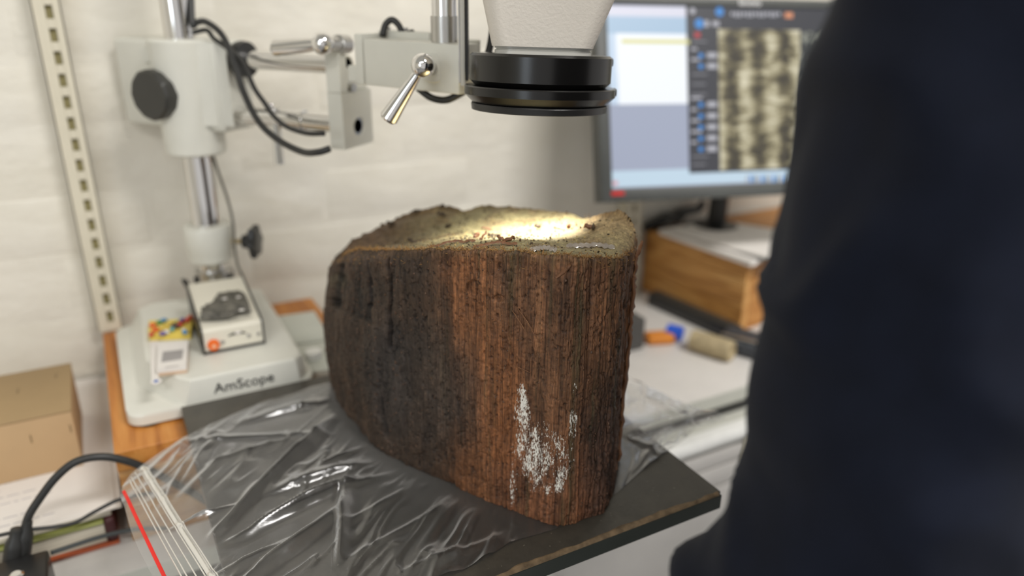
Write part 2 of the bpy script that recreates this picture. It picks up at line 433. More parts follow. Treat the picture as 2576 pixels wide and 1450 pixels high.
pxs = np.array([T_px[i][0] for i in range(9)]+[q[0] for q in K_px]+[T_px[0][0]], float)
PX = np.interp(fr_, np.arange(len(pxs)), pxs)       # how far along the face, left 830 .. right 1594
seg = np.linalg.norm(np.roll(RT, -1, 0)[:, :2]-RT[:, :2], axis=1); S = np.concatenate([[0], np.cumsum(seg)[:-1]])
MH = 300
h = np.linspace(0, 1, MH+1)[:, None]; HH = h
X = RB[None, :, :]*(1-h[:, :, None]) + RT[None, :, :]*h[:, :, None]
tan = np.roll(RT, -3, 0)-np.roll(RT, 3, 0); nrm = np.stack([tan[:, 1], -tan[:, 0]], 1); nrm /= np.linalg.norm(nrm, axis=1)[:, None]+1e-9
cen = RT[:, :2].mean(0); sgn = np.sign(((RT[:, :2]-cen)*nrm).sum(1)).mean(); nrm *= 1 if sgn > 0 else -1
s = S[None, :]; z = X[:, :, 2]; px = PX[None, :]; front = ((fr_ < 8.6) | (fr_ > 21)).astype(float)[None, :]
wob = s+0.0009*(fbm(s*90, z*14, 0, 3, 3)-0.5)*2
g1 = fbm(wob*1000, z*5, 0, 3, 11)-0.5                     # ~1 mm grooves along the grain
g2 = fbm(wob*260, z*4, 0, 3, 21)-0.5
g3 = fbm(s*45, z*10, 0, 4, 31)-0.5
pits = np.clip(fbm(s*420, z*330, 0, 3, 41)-0.60, 0, 1)
groov = sstep(980, 1250, px)                               # smoother on the left part
d = g3*0.0060*(1-0.35*groov) + g2*0.0013*(0.25+0.75*groov) + g1*0.0019*(0.15+0.85*groov) - pits*0.007 + (fbm(s*110, z*70, 0, 3, 48)-0.5)*0.0022
lines = np.abs(fbm(wob*520, z*3, 0, 2, 55)-0.5); d -= 0.0009*np.clip(1-lines/0.03, 0, 1)*groov
# left tip: broken recess and cracks
def ell(cx, ch, rx, rh, soft=0.35):
    q = ((px-cx)/rx)**2+((h-ch)/rh)**2; return 1-sstep(1-soft, 1+soft, q)
fm = (fr_ < 8.3).astype(float)[None, :]
rec = sstep(846, 856, px+10*(fbm(s*80, z*60, 0, 3, 61)-0.5))*(1-sstep(930, 985, px+40*(fbm(s*60, z*60, 1, 3, 62)-0.5)))*sstep(0.665, 0.68, h+0.02*(px-850)/100)*(1-sstep(0.80, 1.0, h))*fm
d -= 0.0035*rec
pat = fbm(s*55+3, z*38, 0, 3, 49); d += 0.0009*(sstep(.50, .515, pat)-.5)*(1-.5*groov)+0.0007*(sstep(.47, .485, fbm(wob*85, z*12, 0, 3, 50))-.5)
crk = lambda x0, h0, x1, h1, wpx, dep, sd: dep*np.clip(1-np.abs(px-(x0+(x1-x0)*np.clip((h-h0)/(h1-h0), 0, 1))-14*(fbm(z*70, sd, 0, 3, sd)-0.5))/wpx, 0, 1)*sstep(min(h0, h1)-0.01, min(h0, h1)+0.02, h)*(1-sstep(max(h0, h1)-0.02, max(h0, h1)+0.01, h))*fm
d -= crk(855, .66, 862, .93, 7, .009, 1)+crk(930, .72, 920, .99, 5, .006, 2)+crk(975, .55, 978, .97, 5, .005, 3)+crk(960, .10, 945, .36, 8, .005, 4)+crk(1287, .35, 1280, .99, 3, .002, 5)+crk(1195, .75, 1200, .99, 3, .0015, 6)+crk(1545, .10, 1572, .95, 4, .004, 7)+crk(1575, .3, 1585, .99, 3, .006, 8)+crk(1515, .02, 1540, .6, 3, .003, 9)
d -= 0.0022*ell(1190, .86, 16, .030)+0.0018*ell(1255, .835, 14, .012)
d += 0.003*(fbm(s*160, z*130, 0, 4, 71)-0.45)*sstep(1455, 1530, px)*(1-sstep(.45, .62, h))*fm      # rough dark lower right corner
d += 0.004*(fbm(s*130, z*110, 0, 4, 72)-0.45)*(1-sstep(850, 1010, px))*sstep(.82, .97, h)*fm
d = d*(0.4+0.6*front)
ring_in = 0.0014*sstep(.985, 1.0, h)**2+0.004*sstep(.94, 1.0, h)**2*(1-sstep(940, 1060, px)) + 0.003*(1-sstep(0, .03, h))*0.3
# rounded broken shoulder on the left, slight belly
ring_in = ring_in + 0.006*sstep(.90, 1, h)**2*(1-sstep(860, 990, px)) - 0.008*np.sin(pi*h)*(1-sstep(840, 1000, px))*(fr_ < 9.5)
XY = X[:, :, :2] + nrm[None]*(d-ring_in)[:, :, None]
X[:, :, :2] = XY
rag = 0.0016*(fbm(s*900, 0.5, 0, 2, 81)-0.5)+0.004*(fbm(s*110, 0.5, 0, 3, 82)-0.5)
X[:, :, 2] += rag*sstep(.9, 1, h)
X[0, :, 2] = 0.0006
X[:, :, 2] = np.maximum(X[:, :, 2], 0.0006)
rimz = X[-1, :, 2]
# colour: stains of the wood itself, darker deep grooves, painted glints
def C3(*c): return np.array(srgb(*c)[:3])
def blend(A, Bc, w): return A*(1-w[..., None])+Bc*w[..., None]
one = np.ones((MH+1, N))
nz = fbm(s*30, z*25, 0, 4, 91)-0.5
q = px+120*nz
col = np.broadcast_to(C3(96, 76, 60), (MH+1, N, 3)).copy()
col = blend(col, C3(112, 80, 56), one*sstep(1040, 1150, q))
col = blend(col, C3(140, 94, 60), one*sstep(1105, 1150, px+40*nz)*(1-sstep(1235, 1300, q)))
col = blend(col, C3(122, 86, 60), one*sstep(1260, 1310, px)*(1-sstep(1500, 1560, q)))
col = blend(col, C3(134, 88, 60), one*(1-sstep(.10, .55, h+0.3*nz))*sstep(1180, 1290, px)*0.8)
col = blend(col, C3(150, 98, 60), one*ell(1265, .45, 60, .28, .7)*0.75)
col = blend(col, C3(82, 70, 62), one*ell(1060+0*nz, .42, 150, .26, .8)*0.85*(0.6+0.8*np.clip(nz+0.5, 0, 1)))
col = blend(col, C3(74, 68, 66), one*ell(975, .40, 50, .32, .8)*0.6)
col = blend(col, C3(72, 52, 42), one*sstep(1465, 1545, px+60*nz)*(1-sstep(.42, .7, h+0.4*nz))*0.85)
col = blend(col, C3(84, 60, 44), one*sstep(1560, 1590, px)*0.5)
col = blend(col, C3(120, 92, 62), one*sstep(.955, .995, h)*sstep(900, 1000, px)*0.6)
col = blend(col, C3(150, 138, 110), one*ell(858, .83, 14, .05, .8)*0.5)
streak = fbm(wob*640, z*3.0, 0, 3, 95)-0.5
col *= (1+(streak*1.1)*(0.25+0.75*groov)+(fbm(s*200, z*60, 0, 4, 96)-0.5)*0.7)[..., None]
lm = np.clip(1-lines/.05, 0, 1)*groov; ln2 = np.clip(1-np.abs(fbm(wob*240, z*2.2, 0, 3, 56)-.5)/.03, 0, 1)
col *= (1-.32*lm-.22*ln2*(.3+.7*groov))[..., None]
col *= (1+.20*(sstep(.50, .52, pat)-.5)+.30*(sstep(.5, .53, fbm(wob*85, z*12, 0, 3, 50))-.5)-1.6*pits+.8*np.clip(fbm(s*500, z*420, 0, 2, 57)-.66, 0, 1))[..., None]
col = blend(col, C3(70, 72, 48)*one[..., None], one*np.clip(fbm(wob*260, z*9, 0, 3, 58)-.60, 0, 1)*2.2*groov)
col *= (1-0.75*np.clip(rec*0+np.clip(-(d+0.0018)*330, 0, 1), 0, 1))[..., None]  # darker where the surface is cut deepest
glints = one*ell(1382, .25, 105, .16, .5)+one*ell(1325, .42, 32, .12, .6)+one*ell(1300, .10, 12, .12, .6)+one*ell(1460, .46, 16, .14, .6)*0.9+one*ell(1420, .36, 60, .10, .6)*.92
glints = one*ell(1382, .26, 118, .19, .75)+one*ell(1322, .44, 24, .12, .6)*.95+one*ell(1302, .10, 10, .11, .6)*.95+one*ell(1462, .47, 12, .13, .6)*.9
glints = np.clip(glints, 0, 1)*(1.01+.30*(fbm(s*90, z*60, 0, 3, 59)-.4))  # glints off the wet face, painted in as near-white specks
# top cap
KR = 150
cxy = np.array([0.300, 0.575])
fade = np.linspace(1, 0, KR+1)[1:]; fade = fade**0.9
rxy = X[-1, :, :2]; capxy = cxy[None, None]+(rxy-cxy)[None]*fade[:, None, None]
rz = rimz.copy()
for _ in range(60): rz = (np.roll(rz, 9)+np.roll(rz, -9)+rz)/3
sel = np.unique(np.linspace(0, len(S)-1, 400).astype(int)); al = np.interp(np.linspace(0, S[-1], 110), S, np.arange(len(S))).astype(int)
num = np.zeros(capxy.shape[:2]); den = np.zeros(capxy.shape[:2])
for k in al:
    w8 = 1/((capxy[..., 0]-rxy[k, 0])**2+(capxy[..., 1]-rxy[k, 1])**2+2e-5)**1.6; num += w8*rz[k]; den += w8
idw = num/den; en_ = np.exp(-(1-fade[:, None])*22); capz = idw*(1-en_)+rz[None]*en_
capz += (rimz-rz)[None]*np.exp(-(1-fade[:, None])*28)
cx_, cy_ = capxy[..., 0], capxy[..., 1]
def gz(x, y, z0, rx, ry, amp):
    c = onz(x, y, z0); e = RH; f2 = FH
    dx = (cx_-c.x)*e.x+(cy_-c.y)*e.y; dy = (cx_-c.x)*f2.x+(cy_-c.y)*f2.y
    return amp*np.exp(-(dx/rx)**2-(dy/ry)**2)
edge = 1-np.exp(-(1-fade[:, None])*14)
capz += gz(1535, 592, .205, .028, .030, .0130) + gz(1100, 540, .178, .045, .02, .003)+gz(1300, 534, .188, .03, .018, .003)
capz -= edge*(gz(1320, 580, .20, .05, .05, .0020)+gz(1000, 585, .172, .04, .035, .002))
cf = np.clip((np.abs(np.array([pixy((x, y, .2))[0] for x, y in zip(cx_[0], cy_[0])])-1520))/1000, 0, 1)
rough_top = fbm(cx_*180, cy_*180, 0, 4, 101)-0.5
knobm = gz(1530, 590, .205, .036, .04, 1.0)
capz += edge*(rough_top*0.0016+(fbm(cx_*40, cy_*40, 0, 4, 102)-0.5)*0.004)+knobm*rough_top*0.003
st1 = np.abs(fbm(cx_*60+2, cy_*12+cx_*25, 0, 3, 103)-0.5); capz -= edge*0.0015*np.clip(1-st1/0.03, 0, 1)
nzt = fbm(cx_*45, cy_*45, 0, 4, 104)-0.5
tc = np.broadcast_to(C3(152, 143, 104), cx_.shape+(3,)).copy()
tc = blend(tc, C3(122, 100, 70), sstep(-.15, .2, nzt)*0.7)
lx = (cx_-cxy[0])*RH.x+(cy_-cxy[1])*RH.y
tc = blend(tc, C3(98, 76, 54), 1-sstep(-.125, -.045, lx+0.06*nzt))
tc = blend(tc, C3(172, 150, 112), knobm*0.8)
tc = blend(tc, C3(112, 84, 58), np.exp(-(1-fade[:, None])*30)*np.ones_like(cx_)*0.6)
tc *= (1+(fbm(cx_*300, cy_*300, 0, 3, 105)-0.5)*0.9)[..., None]
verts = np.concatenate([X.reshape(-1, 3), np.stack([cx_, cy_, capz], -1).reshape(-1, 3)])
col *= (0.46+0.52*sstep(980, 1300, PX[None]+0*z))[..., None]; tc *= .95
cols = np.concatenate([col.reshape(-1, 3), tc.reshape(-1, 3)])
fl = np.concatenate([glints.reshape(-1), np.zeros(cx_.size)])
NR = MH+1+KR
idx = np.arange(NR*N).reshape(NR, N)
a_ = idx[:-1]; b_ = idx[1:]
quads = np.stack([a_, np.roll(a_, -1, 1), np.roll(b_, -1, 1), b_], -1).reshape(-1, 4)
def npmesh(name, V, Q, ngons=()):
    me = bpy.data.meshes.new(name)
    loops = np.concatenate([Q.reshape(-1)]+[np.array(g) for g in ngons]).astype(np.int32)
    starts = np.concatenate([np.arange(len(Q))*4]+[np.array([len(Q)*4+sum(len(x) for x in ngons[:i])]) for i in range(len(ngons))]).astype(np.int32)
    me.vertices.add(len(V)); me.vertices.foreach_set('co', np.ascontiguousarray(V, dtype=np.float32).reshape(-1))
    me.loops.add(len(loops)); me.loops.foreach_set('vertex_index', loops)
    me.polygons.add(len(starts)); me.polygons.foreach_set('loop_start', starts)
    me.update(calc_edges=True); me.validate(); me.shade_smooth()
    return me
me = npmesh('timber', verts, quads[:, ::-1] if False else quads, [idx[0][::-1].tolist(), idx[-1].tolist()])
ca = me.color_attributes.new('tint', 'FLOAT_COLOR', 'POINT'); ca.data.foreach_set('color', np.concatenate([np.clip(cols, 0.0, 1), np.ones((len(cols), 1))], 1).astype(np.float32).reshape(-1))
at = me.attributes.new('painted_glint', 'FLOAT', 'POINT'); at.data.foreach_set('value', fl.astype(np.float32))
bmt = bmesh.new(); bmt.from_mesh(me); bmesh.ops.recalc_face_normals(bmt, faces=bmt.faces); bmt.to_mesh(me); bmt.free()
mt = MT('old_wet_wood')
A = mt.n('ShaderNodeAttribute', attribute_name='tint'); FA = mt.n('ShaderNodeAttribute', attribute_name='painted_glint')
fine = mt.noise(1.0, 5, 0.65, mt.coord((900, 900, 30))); gr = mt.noise(260, 5, 0.7)
c = mt.mix(1.0, A.outputs['Color'], mt.ramp(fine, [(0.32, (0.50, 0.47, 0.44)), (0.66, (1.35, 1.33, 1.30))]), 'MULTIPLY')
c = mt.mix(1.0, c, mt.ramp(gr, [(0.3, (0.6, 0.58, 0.55)), (0.68, (1.3, 1.28, 1.25))]), 'MULTIPLY')
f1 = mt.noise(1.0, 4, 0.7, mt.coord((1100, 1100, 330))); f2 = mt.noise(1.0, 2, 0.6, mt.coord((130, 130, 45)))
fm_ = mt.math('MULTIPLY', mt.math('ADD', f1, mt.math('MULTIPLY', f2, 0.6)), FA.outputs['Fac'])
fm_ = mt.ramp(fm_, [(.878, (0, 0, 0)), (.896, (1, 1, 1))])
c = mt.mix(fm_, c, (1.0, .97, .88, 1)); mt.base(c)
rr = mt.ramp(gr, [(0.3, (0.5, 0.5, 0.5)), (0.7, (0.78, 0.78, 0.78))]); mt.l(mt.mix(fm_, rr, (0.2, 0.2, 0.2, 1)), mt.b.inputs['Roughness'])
mt.bump(fine, 0.6, 0.0009); mt.bump(gr, 0.55, 0.0014); mt.bump(fm_, 0.5, 0.0008)
M['timber'] = mt.m
timber = thing('waterlogged_timber_block', 'chunk of dark brown waterlogged timber standing on the plastic bag', 'timber', (0.28, 0.55, 0.0))
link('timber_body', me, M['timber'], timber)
capV = np.stack([cx_, cy_, capz], -1)
def topz(u, v):
    dd = (cx_-u)**2+(cy_-v)**2; k = int(np.argmin(dd)); return float(capz.reshape(-1)[k])
def surf(pxx, hh):
    """a point on the front face and its outward normal"""
    j = int(np.argmin(np.abs(PX-pxx)+(fr_ > 8)*1e4)); i = int(np.clip(hh, 0, 1)*MH)
    return Vector(X[i, j]), Vector((nrm[j, 0], nrm[j, 1], 0))
def sliver(bm, p0, p1, w, th, up, jag=0.2, n=8):
    p0 = Vector(p0); p1 = Vector(p1); ax = (p1-p0).normalized(); side = ax.cross(Vector(up)).normalized(); un = side.cross(ax)
    rings = []
    for i in range(n+1):
        t = i/n; ww = w*(0.35+0.65*sin(pi*min(1, max(0, t*0.9+0.05))))*(1+random.uniform(-jag, jag)); o = p0.lerp(p1, t)+un*random.uniform(-1, 1)*th*0.4
        rings.append([o-side*ww/2, o-side*ww*0.2+un*th/2, o+side*ww*0.3+un*th*0.4, o+side*ww/2, o-un*th/2])
    loft(bm, rings)
msl = wood('timber_splinter', srgb(80, 54, 38), srgb(116, 78, 50), srgb(140, 98, 62), 'z', 12, 0.6)
M['wet'] = simple('wet_pale_wood', srgb(150, 140, 128), .12, var=.15, vscale=200, spec=.9)
msd = simple('dark_wood_crumb', srgb(70, 56, 38), 0.7, var=0.5, vscale=300)
msy = simple('ochre_wood_fibre', srgb(150, 112, 62), 0.7, var=0.4, vscale=300)
# slabs of split wood along the right edge
for (xa, ya, xb, yb, w, th, dd) in ((1588, 640, 1545, 1180, .0085, .0035, .0), (1601, 640, 1580, 900, .0065, .003, .004), (1596, 700, 1556, 1160, .0060, .003, .002), (1577, 655, 1560, 1000, .006, .002, -.002)):
    ca_ = Vector(RT[2]); d0 = (Vector(top[0])-CAMP).dot(_F)-0.0035+dd
    bm = BM(); sliver(bm, P(xa, ya, d0), P(xb, yb, (Vector(bot[0])-CAMP).dot(_F)*0.5+d0*0.5-0.001 if yb < 1100 else (Vector(bot[0])-CAMP).dot(_F)-0.004), w, th, (FH*-0.5+RH).normalized(), 0.25, 26)
    obj('split_slab', bm, msl, timber, radians(30))
bm = BM(); sliver(bm, P(1601, 650, (Vector(top[0])-CAMP).dot(_F)), P(1616, 606, (Vector(top[0])-CAMP).dot(_F)), .0035, .0012, -FH); obj('splinter', bm, msl, timber)
for (a, ha, b, hb, w) in ((1296, .815, 1368, .705, .0012), (1290, .80, 1332, .725, .0010), (1300, .81, 1350, .74, .0008), (1405, .93, 1438, .975, .0032), (1300, .60, 1345, .585, .0009)):
    p0, n0 = surf(a, ha); p1, n1 = surf(b, hb)
    bm = BM(); sliver(bm, p0+n0*.0010, p1+n1*.0016, w, w*.6, n0, 0.15, 10); obj('splinter', bm, msl, timber)
# bark chips lying on the cut top
def chip(x, y, z, L, w, th, mat, ang=None, lift=.0006):
    p = onz(x, y, z); p.z = topz(p.x, p.y)+lift; a = random.uniform(0, pi) if ang is None else ang
    dv = RH*cos(a)+FH*sin(a); bm = BM(); sliver(bm, p-dv*L/2, p+dv*L/2+Vector((0, 0, L*random.uniform(0, .3))), w, th, UP, 0.35, 6)
    return obj('bark_chip', bm, mat, timber)
for (x, y, z, L, w, th, mm) in ((1050, 606, .178, .014, .004, .0025, msd), (1035, 608, .176, .008, .005, .003, msd), (1128, 574, .178, .007, .004, .003, msd), (1110, 545, .178, .009, .006, .003, msd), (1485, 578, .212, .010, .004, .004, msl), (1492, 582, .212, .007, .003, .003, msd), (1352, 588, .190, .006, .004, .003, msd), (1402, 592, .195, .009, .003, .002, msd), (1200, 604, .195, .010, .004, .003, msl), (1240, 596, .195, .009, .004, .003, msd), (1215, 614, .20, .012, .003, .002, msl), (1260, 618, .205, .014, .004, .003, msl), (1280, 622, .21, .012, .003, .003, msl), (985, 562, .165, .007, .006, .005, msd), (1430, 578, .20, .006, .004, .004, msl), (1225, 578, .19, .010, .003, .002, msl)):
    chip(x, y, z, L, w, th, mm)
for k in range(16):
    j = int(cidx[9]+(cidx[14]-cidx[9])*random.random()); p = Vector(X[-1, j])*1.0; p.z -= .0008; r = random.uniform(.0012, .0030); bm = BM()
    bmesh.ops.create_icosphere(bm, subdivisions=2, radius=r, matrix=Matrix.Translation(p))
    for v in bm.verts: v.co = p+(v.co-p)*(.7+.7*float(vnoise(v.co.x*700, v.co.y*700, v.co.z*700, k)))
    obj('bark_chip', bm, msd, timber)
# curled peels of split wood along the front rim
for (x0, x1, y, z, w) in ((1080, 1195, 622, .205, .0030), (1190, 1300, 627, .213, .0035), (1330, 1400, 634, .219, .0025), (1425, 1545, 614, .215, .0025)):
    bm = BM(); pts = []; wet = x0 > 1320
    for i in range(9):
        x = x0+(x1-x0)*i/8; p = onz(x, y+2*sin(i), z); p.z = max(topz(p.x, p.y), z-.012)+.0012+.0012*sin(pi*i/8); pts.append(p)
    for i in range(8): sliver(bm, pts[i], pts[i+1]+(pts[i+1]-pts[i])*.1, w*(2.2 if wet else 1), .0007, (UP-FH*.6), 0.1, 2)
    obj('peel', bm, M['wet'] if wet else msl, timber)
# crumbs and fibres nobody could count
def crumbs(name, nn, mat, rim, size):
    bm = BM(); k = 0
    while k < nn:
        if rim:
            j = random.randrange(0, int(cidx[8])) if random.random() < .9 else random.randrange(N); ii = MH if random.random() < .8 else random.randrange(int(MH*.94), MH)
            p = Vector(X[ii, j])+Vector((nrm[j, 0], nrm[j, 1], 0))*random.uniform(-.002, .0008); L = size*random.uniform(.4, 1.7)
            dv = Vector((random.uniform(-1, 1), random.uniform(-1, 1), random.uniform(-.1, 1))).normalized()
            sliver(bm, p, p+dv*L, size*.16, size*.12, UP if abs(dv.z) < .9 else RH, .3, 2)
        else:
            i = random.randrange(0, int(KR*.85)); j = random.randrange(N); p = Vector(capV[i, j])
            if random.random() < .35 and (p.x-.30)*RH.x+(p.y-.55)*RH.y < -.02: continue
            r = size*random.uniform(.3, 1.3)
            vs = bmesh.ops.create_icosphere(bm, subdivisions=1, radius=r)['verts']
            q = Quaternion((random.random(), random.random(), random.random(), random.random())).normalized(); sc = Vector((random.uniform(.6, 1.6), random.uniform(.4, 1.1), random.uniform(.4, .9)))
            for v in vs: v.co = q @ Vector((v.co.x*sc.x, v.co.y*sc.y, v.co.z*sc.z))*random.uniform(.8, 1.2)+p+Vector((0, 0, r*.4))
        k += 1
    o = obj(name, bm, mat, timber, False or radians(20)); o['kind'] = 'stuff'; return o
crumbs('rim_fibres', 1500, msy, True, .0026); crumbs('top_crumbs', 700, msd, False, .00085); crumbs('pale_crumbs', 500, simple('pale_crumb', srgb(176, 152, 98), .7, var=.3, vscale=300), False, .0007)
bm = BM()
for k in range(1100):      # grit stuck on the front face
    j = random.randrange(0, int(cidx[8])); i = random.randrange(8, MH-4); p = Vector(X[i, j]); nn = Vector((nrm[j, 0], nrm[j, 1], 0)); r = random.uniform(.00018, .0007)*(1.4 if PX[j] < 1000 or PX[j] > 1480 else 1)
    vs = bmesh.ops.create_icosphere(bm, subdivisions=1, radius=r)['verts']
    for v in vs: v.co = Vector((v.co.x, v.co.y, v.co.z*random.uniform(.6, 1.8)))*random.uniform(.8, 1.25)+p+nn*r*.2
o = obj('face_grit', bm, simple('brown_grit', srgb(92, 66, 48), .5, var=.5, vscale=400), timber, radians(20)); o['kind'] = 'stuff'

# ---------------------------------------------------------------- zip bag
foot = np.array([(p.x, p.y) for p in bot])
def seg_dist(px_, py_, poly):
    dm = np.full(px_.shape, 9.0); ins = np.zeros(px_.shape, bool); n = len(poly)
    for i in range(n):
        ax, ay = poly[i]; bx, by = poly[(i+1) % n]
        ex, ey = bx-ax, by-ay; t = np.clip(((px_-ax)*ex+(py_-ay)*ey)/(ex*ex+ey*ey+1e-12), 0, 1)
        dm = np.minimum(dm, np.hypot(px_-ax-t*ex, py_-ay-t*ey))
        cr = ((ay > py_) != (by > py_)) & (px_ < (bx-ax)*(py_-ay)/(by-ay+1e-12)+ax); ins ^= cr
    return np.where(ins, 0, dm)
folds = []   # (x0,y0,x1,y1, width m, height m) in the photo's pixels, laid on the board plane
for q in ((860, 1030, 560, 1330, .0050, .0075), (700, 1240, 900, 1175, .006, .005), (870, 1225, 620, 1345, .004, .0075), (740, 1105, 560, 1165, .006, .004), (900, 1130, 790, 1190, .003, .004), (480, 1150, 420, 1240, .003, .003), (520, 1130, 470, 1200, .004, .003), (545, 1290, 480, 1310, .0025, .004), (870, 1240, 850, 1400, .0045, .006), (840, 1300, 640, 1450, .006, .006), (700, 1380, 560, 1450, .005, .004), (1000, 1250, 880, 1320, .004, .002), (1240, 1360, 1040, 1440, .006, .0025), (640, 1060, 830, 1010, .005, .004), (500, 1115, 800, 1100, .004, .003),
          (1600, 1090, 1800, 1050, .005, .006), (1640, 1020, 1740, 1075, .003, .005), (1600, 1180, 1680, 1090, .004, .004), (1590, 1110, 1640, 1140, .004, .004), (960, 1200, 700, 1290, .004, .002), (1100, 1290, 900, 1400, .005, .002)):
    a = onz(q[0], q[1], 0); b = onz(q[2], q[3], 0); folds.append((a.x, a.y, b.x, b.y, q[4], q[5]))
def bag_z(u, v):
    u = np.asarray(u, float); v = np.asarray(v, float)
    dist = seg_dist(u, v, foot); w = sstep(.004, .040, dist)
    z_ = np.full(u.shape, .0004)
    for (ax, ay, bx, by, wd, hg) in folds:
        ex, ey = bx-ax, by-ay; L2 = ex*ex+ey*ey; t = ((u-ax)*ex+(v-ay)*ey)/L2; tc_ = np.clip(t, 0, 1)
        wig = .004*(fbm(u*40, v*40, 0, 2, 7)-.5)
        dd = ((u-ax)*ey-(v-ay)*ex)/math.sqrt(L2)+wig; end = np.exp(-((t-tc_)*math.sqrt(L2)/.012)**2)
        z_ += 1.35*w*hg*end*np.where(dd > 0, np.exp(-(dd/(wd*.55))**2), np.exp(-(dd/(wd*1.5))**2))*(.55+.45*np.sin(pi*tc_))
    fd = onz(860, 1030, 0)-onz(560, 1330, 0); fd.z = 0; fd.normalize(); aa = u*fd.x+v*fd.y; cc = -u*fd.y+v*fd.x
    aa2 = aa+.03*(fbm(u*9, v*9, 0, 2, 12)-.5); cc2 = cc+.02*(fbm(u*12, v*12, 0, 2, 13)-.5)
    calm = .25+.75*sstep(-.03, .06, u)
    rg = np.abs(fbm(cc2*42, aa2*9, 0, 2, 8)-.5); rg2 = np.abs(fbm(cc2*95, aa2*17, 0, 2, 18)-.5)
    z_ += w*calm*(.0046*np.clip(1-rg/.12, 0, 1)**1.4*sstep(.42, .62, fbm(u*9, v*9, 0, 2, 19))+.0016*np.clip(1-rg2/.09, 0, 1)**1.3*sstep(.4, .6, fbm(u*14, v*14, 0, 2, 20))+(fbm(u*22, v*22, 0, 2, 9)-.5)*.0030+.0010)
    over = np.clip(bx0-u, 0, 1); z_ -= over*.12*sstep(0, .02, over)
    return np.where(u > bx0, np.maximum(z_, .0004), z_)
def curve_px(pts, n):
    c_ = crom([onz(x, y, 0) for x, y in pts], 12); L = [0]
    for a, b in zip(c_, c_[1:]): L.append(L[-1]+(b-a).length)
    L = np.array(L)/L[-1]; tt = np.linspace(0, 1, n)
    return np.stack([np.interp(tt, L, [p.x for p in c_]), np.interp(tt, L, [p.y for p in c_])], -1)
NU, NV = 340, 200
topc = curve_px([(350, 1163), (410, 1128), (470, 1100), (550, 1062), (650, 1020), (740, 995), (850, 960), (1200, 915), (1575, 960), (1700, 1010), (1828, 1055)], NU)
botc = curve_px([(445, 1540), (700, 1530), (950, 1510), (1160, 1440), (1290, 1367), (1410, 1326), (1540, 1250), (1610, 1190), (1683, 1136)], NU)
lefc = curve_px([(350, 1163), (322, 1185), (300, 1225), (312, 1268), (330, 1330), (362, 1400), (395, 1460), (445, 1540)], NV)
rigc = curve_px([(1828, 1055), (1790, 1068), (1752, 1078), (1725, 1105), (1683, 1136)], NV)
S_ = np.linspace(0, 1, NU)[None, :, None]; T_ = np.linspace(0, 1, NV)[:, None, None]
G = (1-T_)*topc[None]+T_*botc[None]+(1-S_)*lefc[:, None]+S_*rigc[:, None]-((1-S_)*(1-T_)*topc[0]+S_*(1-T_)*topc[-1]+(1-S_)*T_*botc[0]+S_*T_*botc[-1])
gz_ = bag_z(G[..., 0], G[..., 1])
def sheet(name, G, Z):
    V = np.concatenate([G, Z[..., None]], -1).reshape(-1, 3); ii = np.arange(G.shape[0]*G.shape[1]).reshape(G.shape[:2])
    Q = np.stack([ii[:-1, :-1], ii[1:, :-1], ii[1:, 1:], ii[:-1, 1:]], -1).reshape(-1, 4); return npmesh(name, V, Q)
def film(name, white, alpha, rough=.18, col=(.80, .80, .80, 1)):
    m = MT(name); t_ = m.t; out = t_.nodes['Material Output']
    tr = m.n('ShaderNodeBsdfTransparent'); tr.inputs[0].default_value = (.96, .96, .96, 1)
    df = m.n('ShaderNodeBsdfDiffuse'); df.inputs[0].default_value = col
    tl = m.n('ShaderNodeBsdfTranslucent'); tl.inputs[0].default_value = col
    gl = m.n('ShaderNodeBsdfGlossy'); gl.inputs['Roughness'].default_value = rough; gl.inputs[0].default_value = (.95, .95, .95, 1)
    md = m.n('ShaderNodeMixShader'); md.inputs[0].default_value = .35; m.l(df.outputs[0], md.inputs[1]); m.l(tl.outputs[0], md.inputs[2])
    m1 = m.n('ShaderNodeMixShader'); m1.inputs[0].default_value = white
    if name.startswith('clear'):
        lw = m.n('ShaderNodeLayerWeight'); lw.inputs[0].default_value = .5
        k1 = m.ramp(lw.outputs['Facing'], [(.30, (white*.25,)*3), (.46, (white*.9,)*3), (.66, (min(1, white*4.2),)*3)]); m.l(k1, m1.inputs[0])
    m.l(tr.outputs[0], m1.inputs[1]); m.l(md.outputs[0], m1.inputs[2])
    fr = m.n('ShaderNodeFresnel'); fr.inputs[0].default_value = 1.5
    k = m.math('MULTIPLY', fr.outputs[0], alpha)
    bp = m.n('ShaderNodeBump'); bp.inputs['Strength'].default_value = .25; bp.inputs['Distance'].default_value = .0012; m.l(m.noise(70, 2), bp.inputs['Height'])
    m.l(bp.outputs[0], gl.inputs['Normal']); m.l(bp.outputs[0], fr.inputs['Normal'])
    m2 = m.n('ShaderNodeMixShader'); m.l(k, m2.inputs[0]); m.l(m1.outputs[0], m2.inputs[1]); m.l(gl.outputs[0], m2.inputs[2])
    m.l(m2.outputs[0], out.inputs['Surface']); return m.m
M['film'] = film('clear_polythene', .165, 1.7, .19); M['film2'] = film('clear_polythene_back', .10, .8, .35)
M['zip'] = film('zip_strip', .62, 1.5, .2, (.9, .9, .9, 1)); M['ridge'] = film('zip_ridge', .30, 1.5, .2)
bag = thing('zip_lock_bag', 'large clear plastic zip bag with a red stripe lying under the timber', 'plastic bag', (0.2, 0.52, 0.0))
link('front_film', sheet('front_film', G, gz_), M['film'], bag)
link('back_film', sheet('back_film', G*1.0, np.where(G[..., 0] > bx0, .0002, gz_-.0012)), M['film2'], bag)
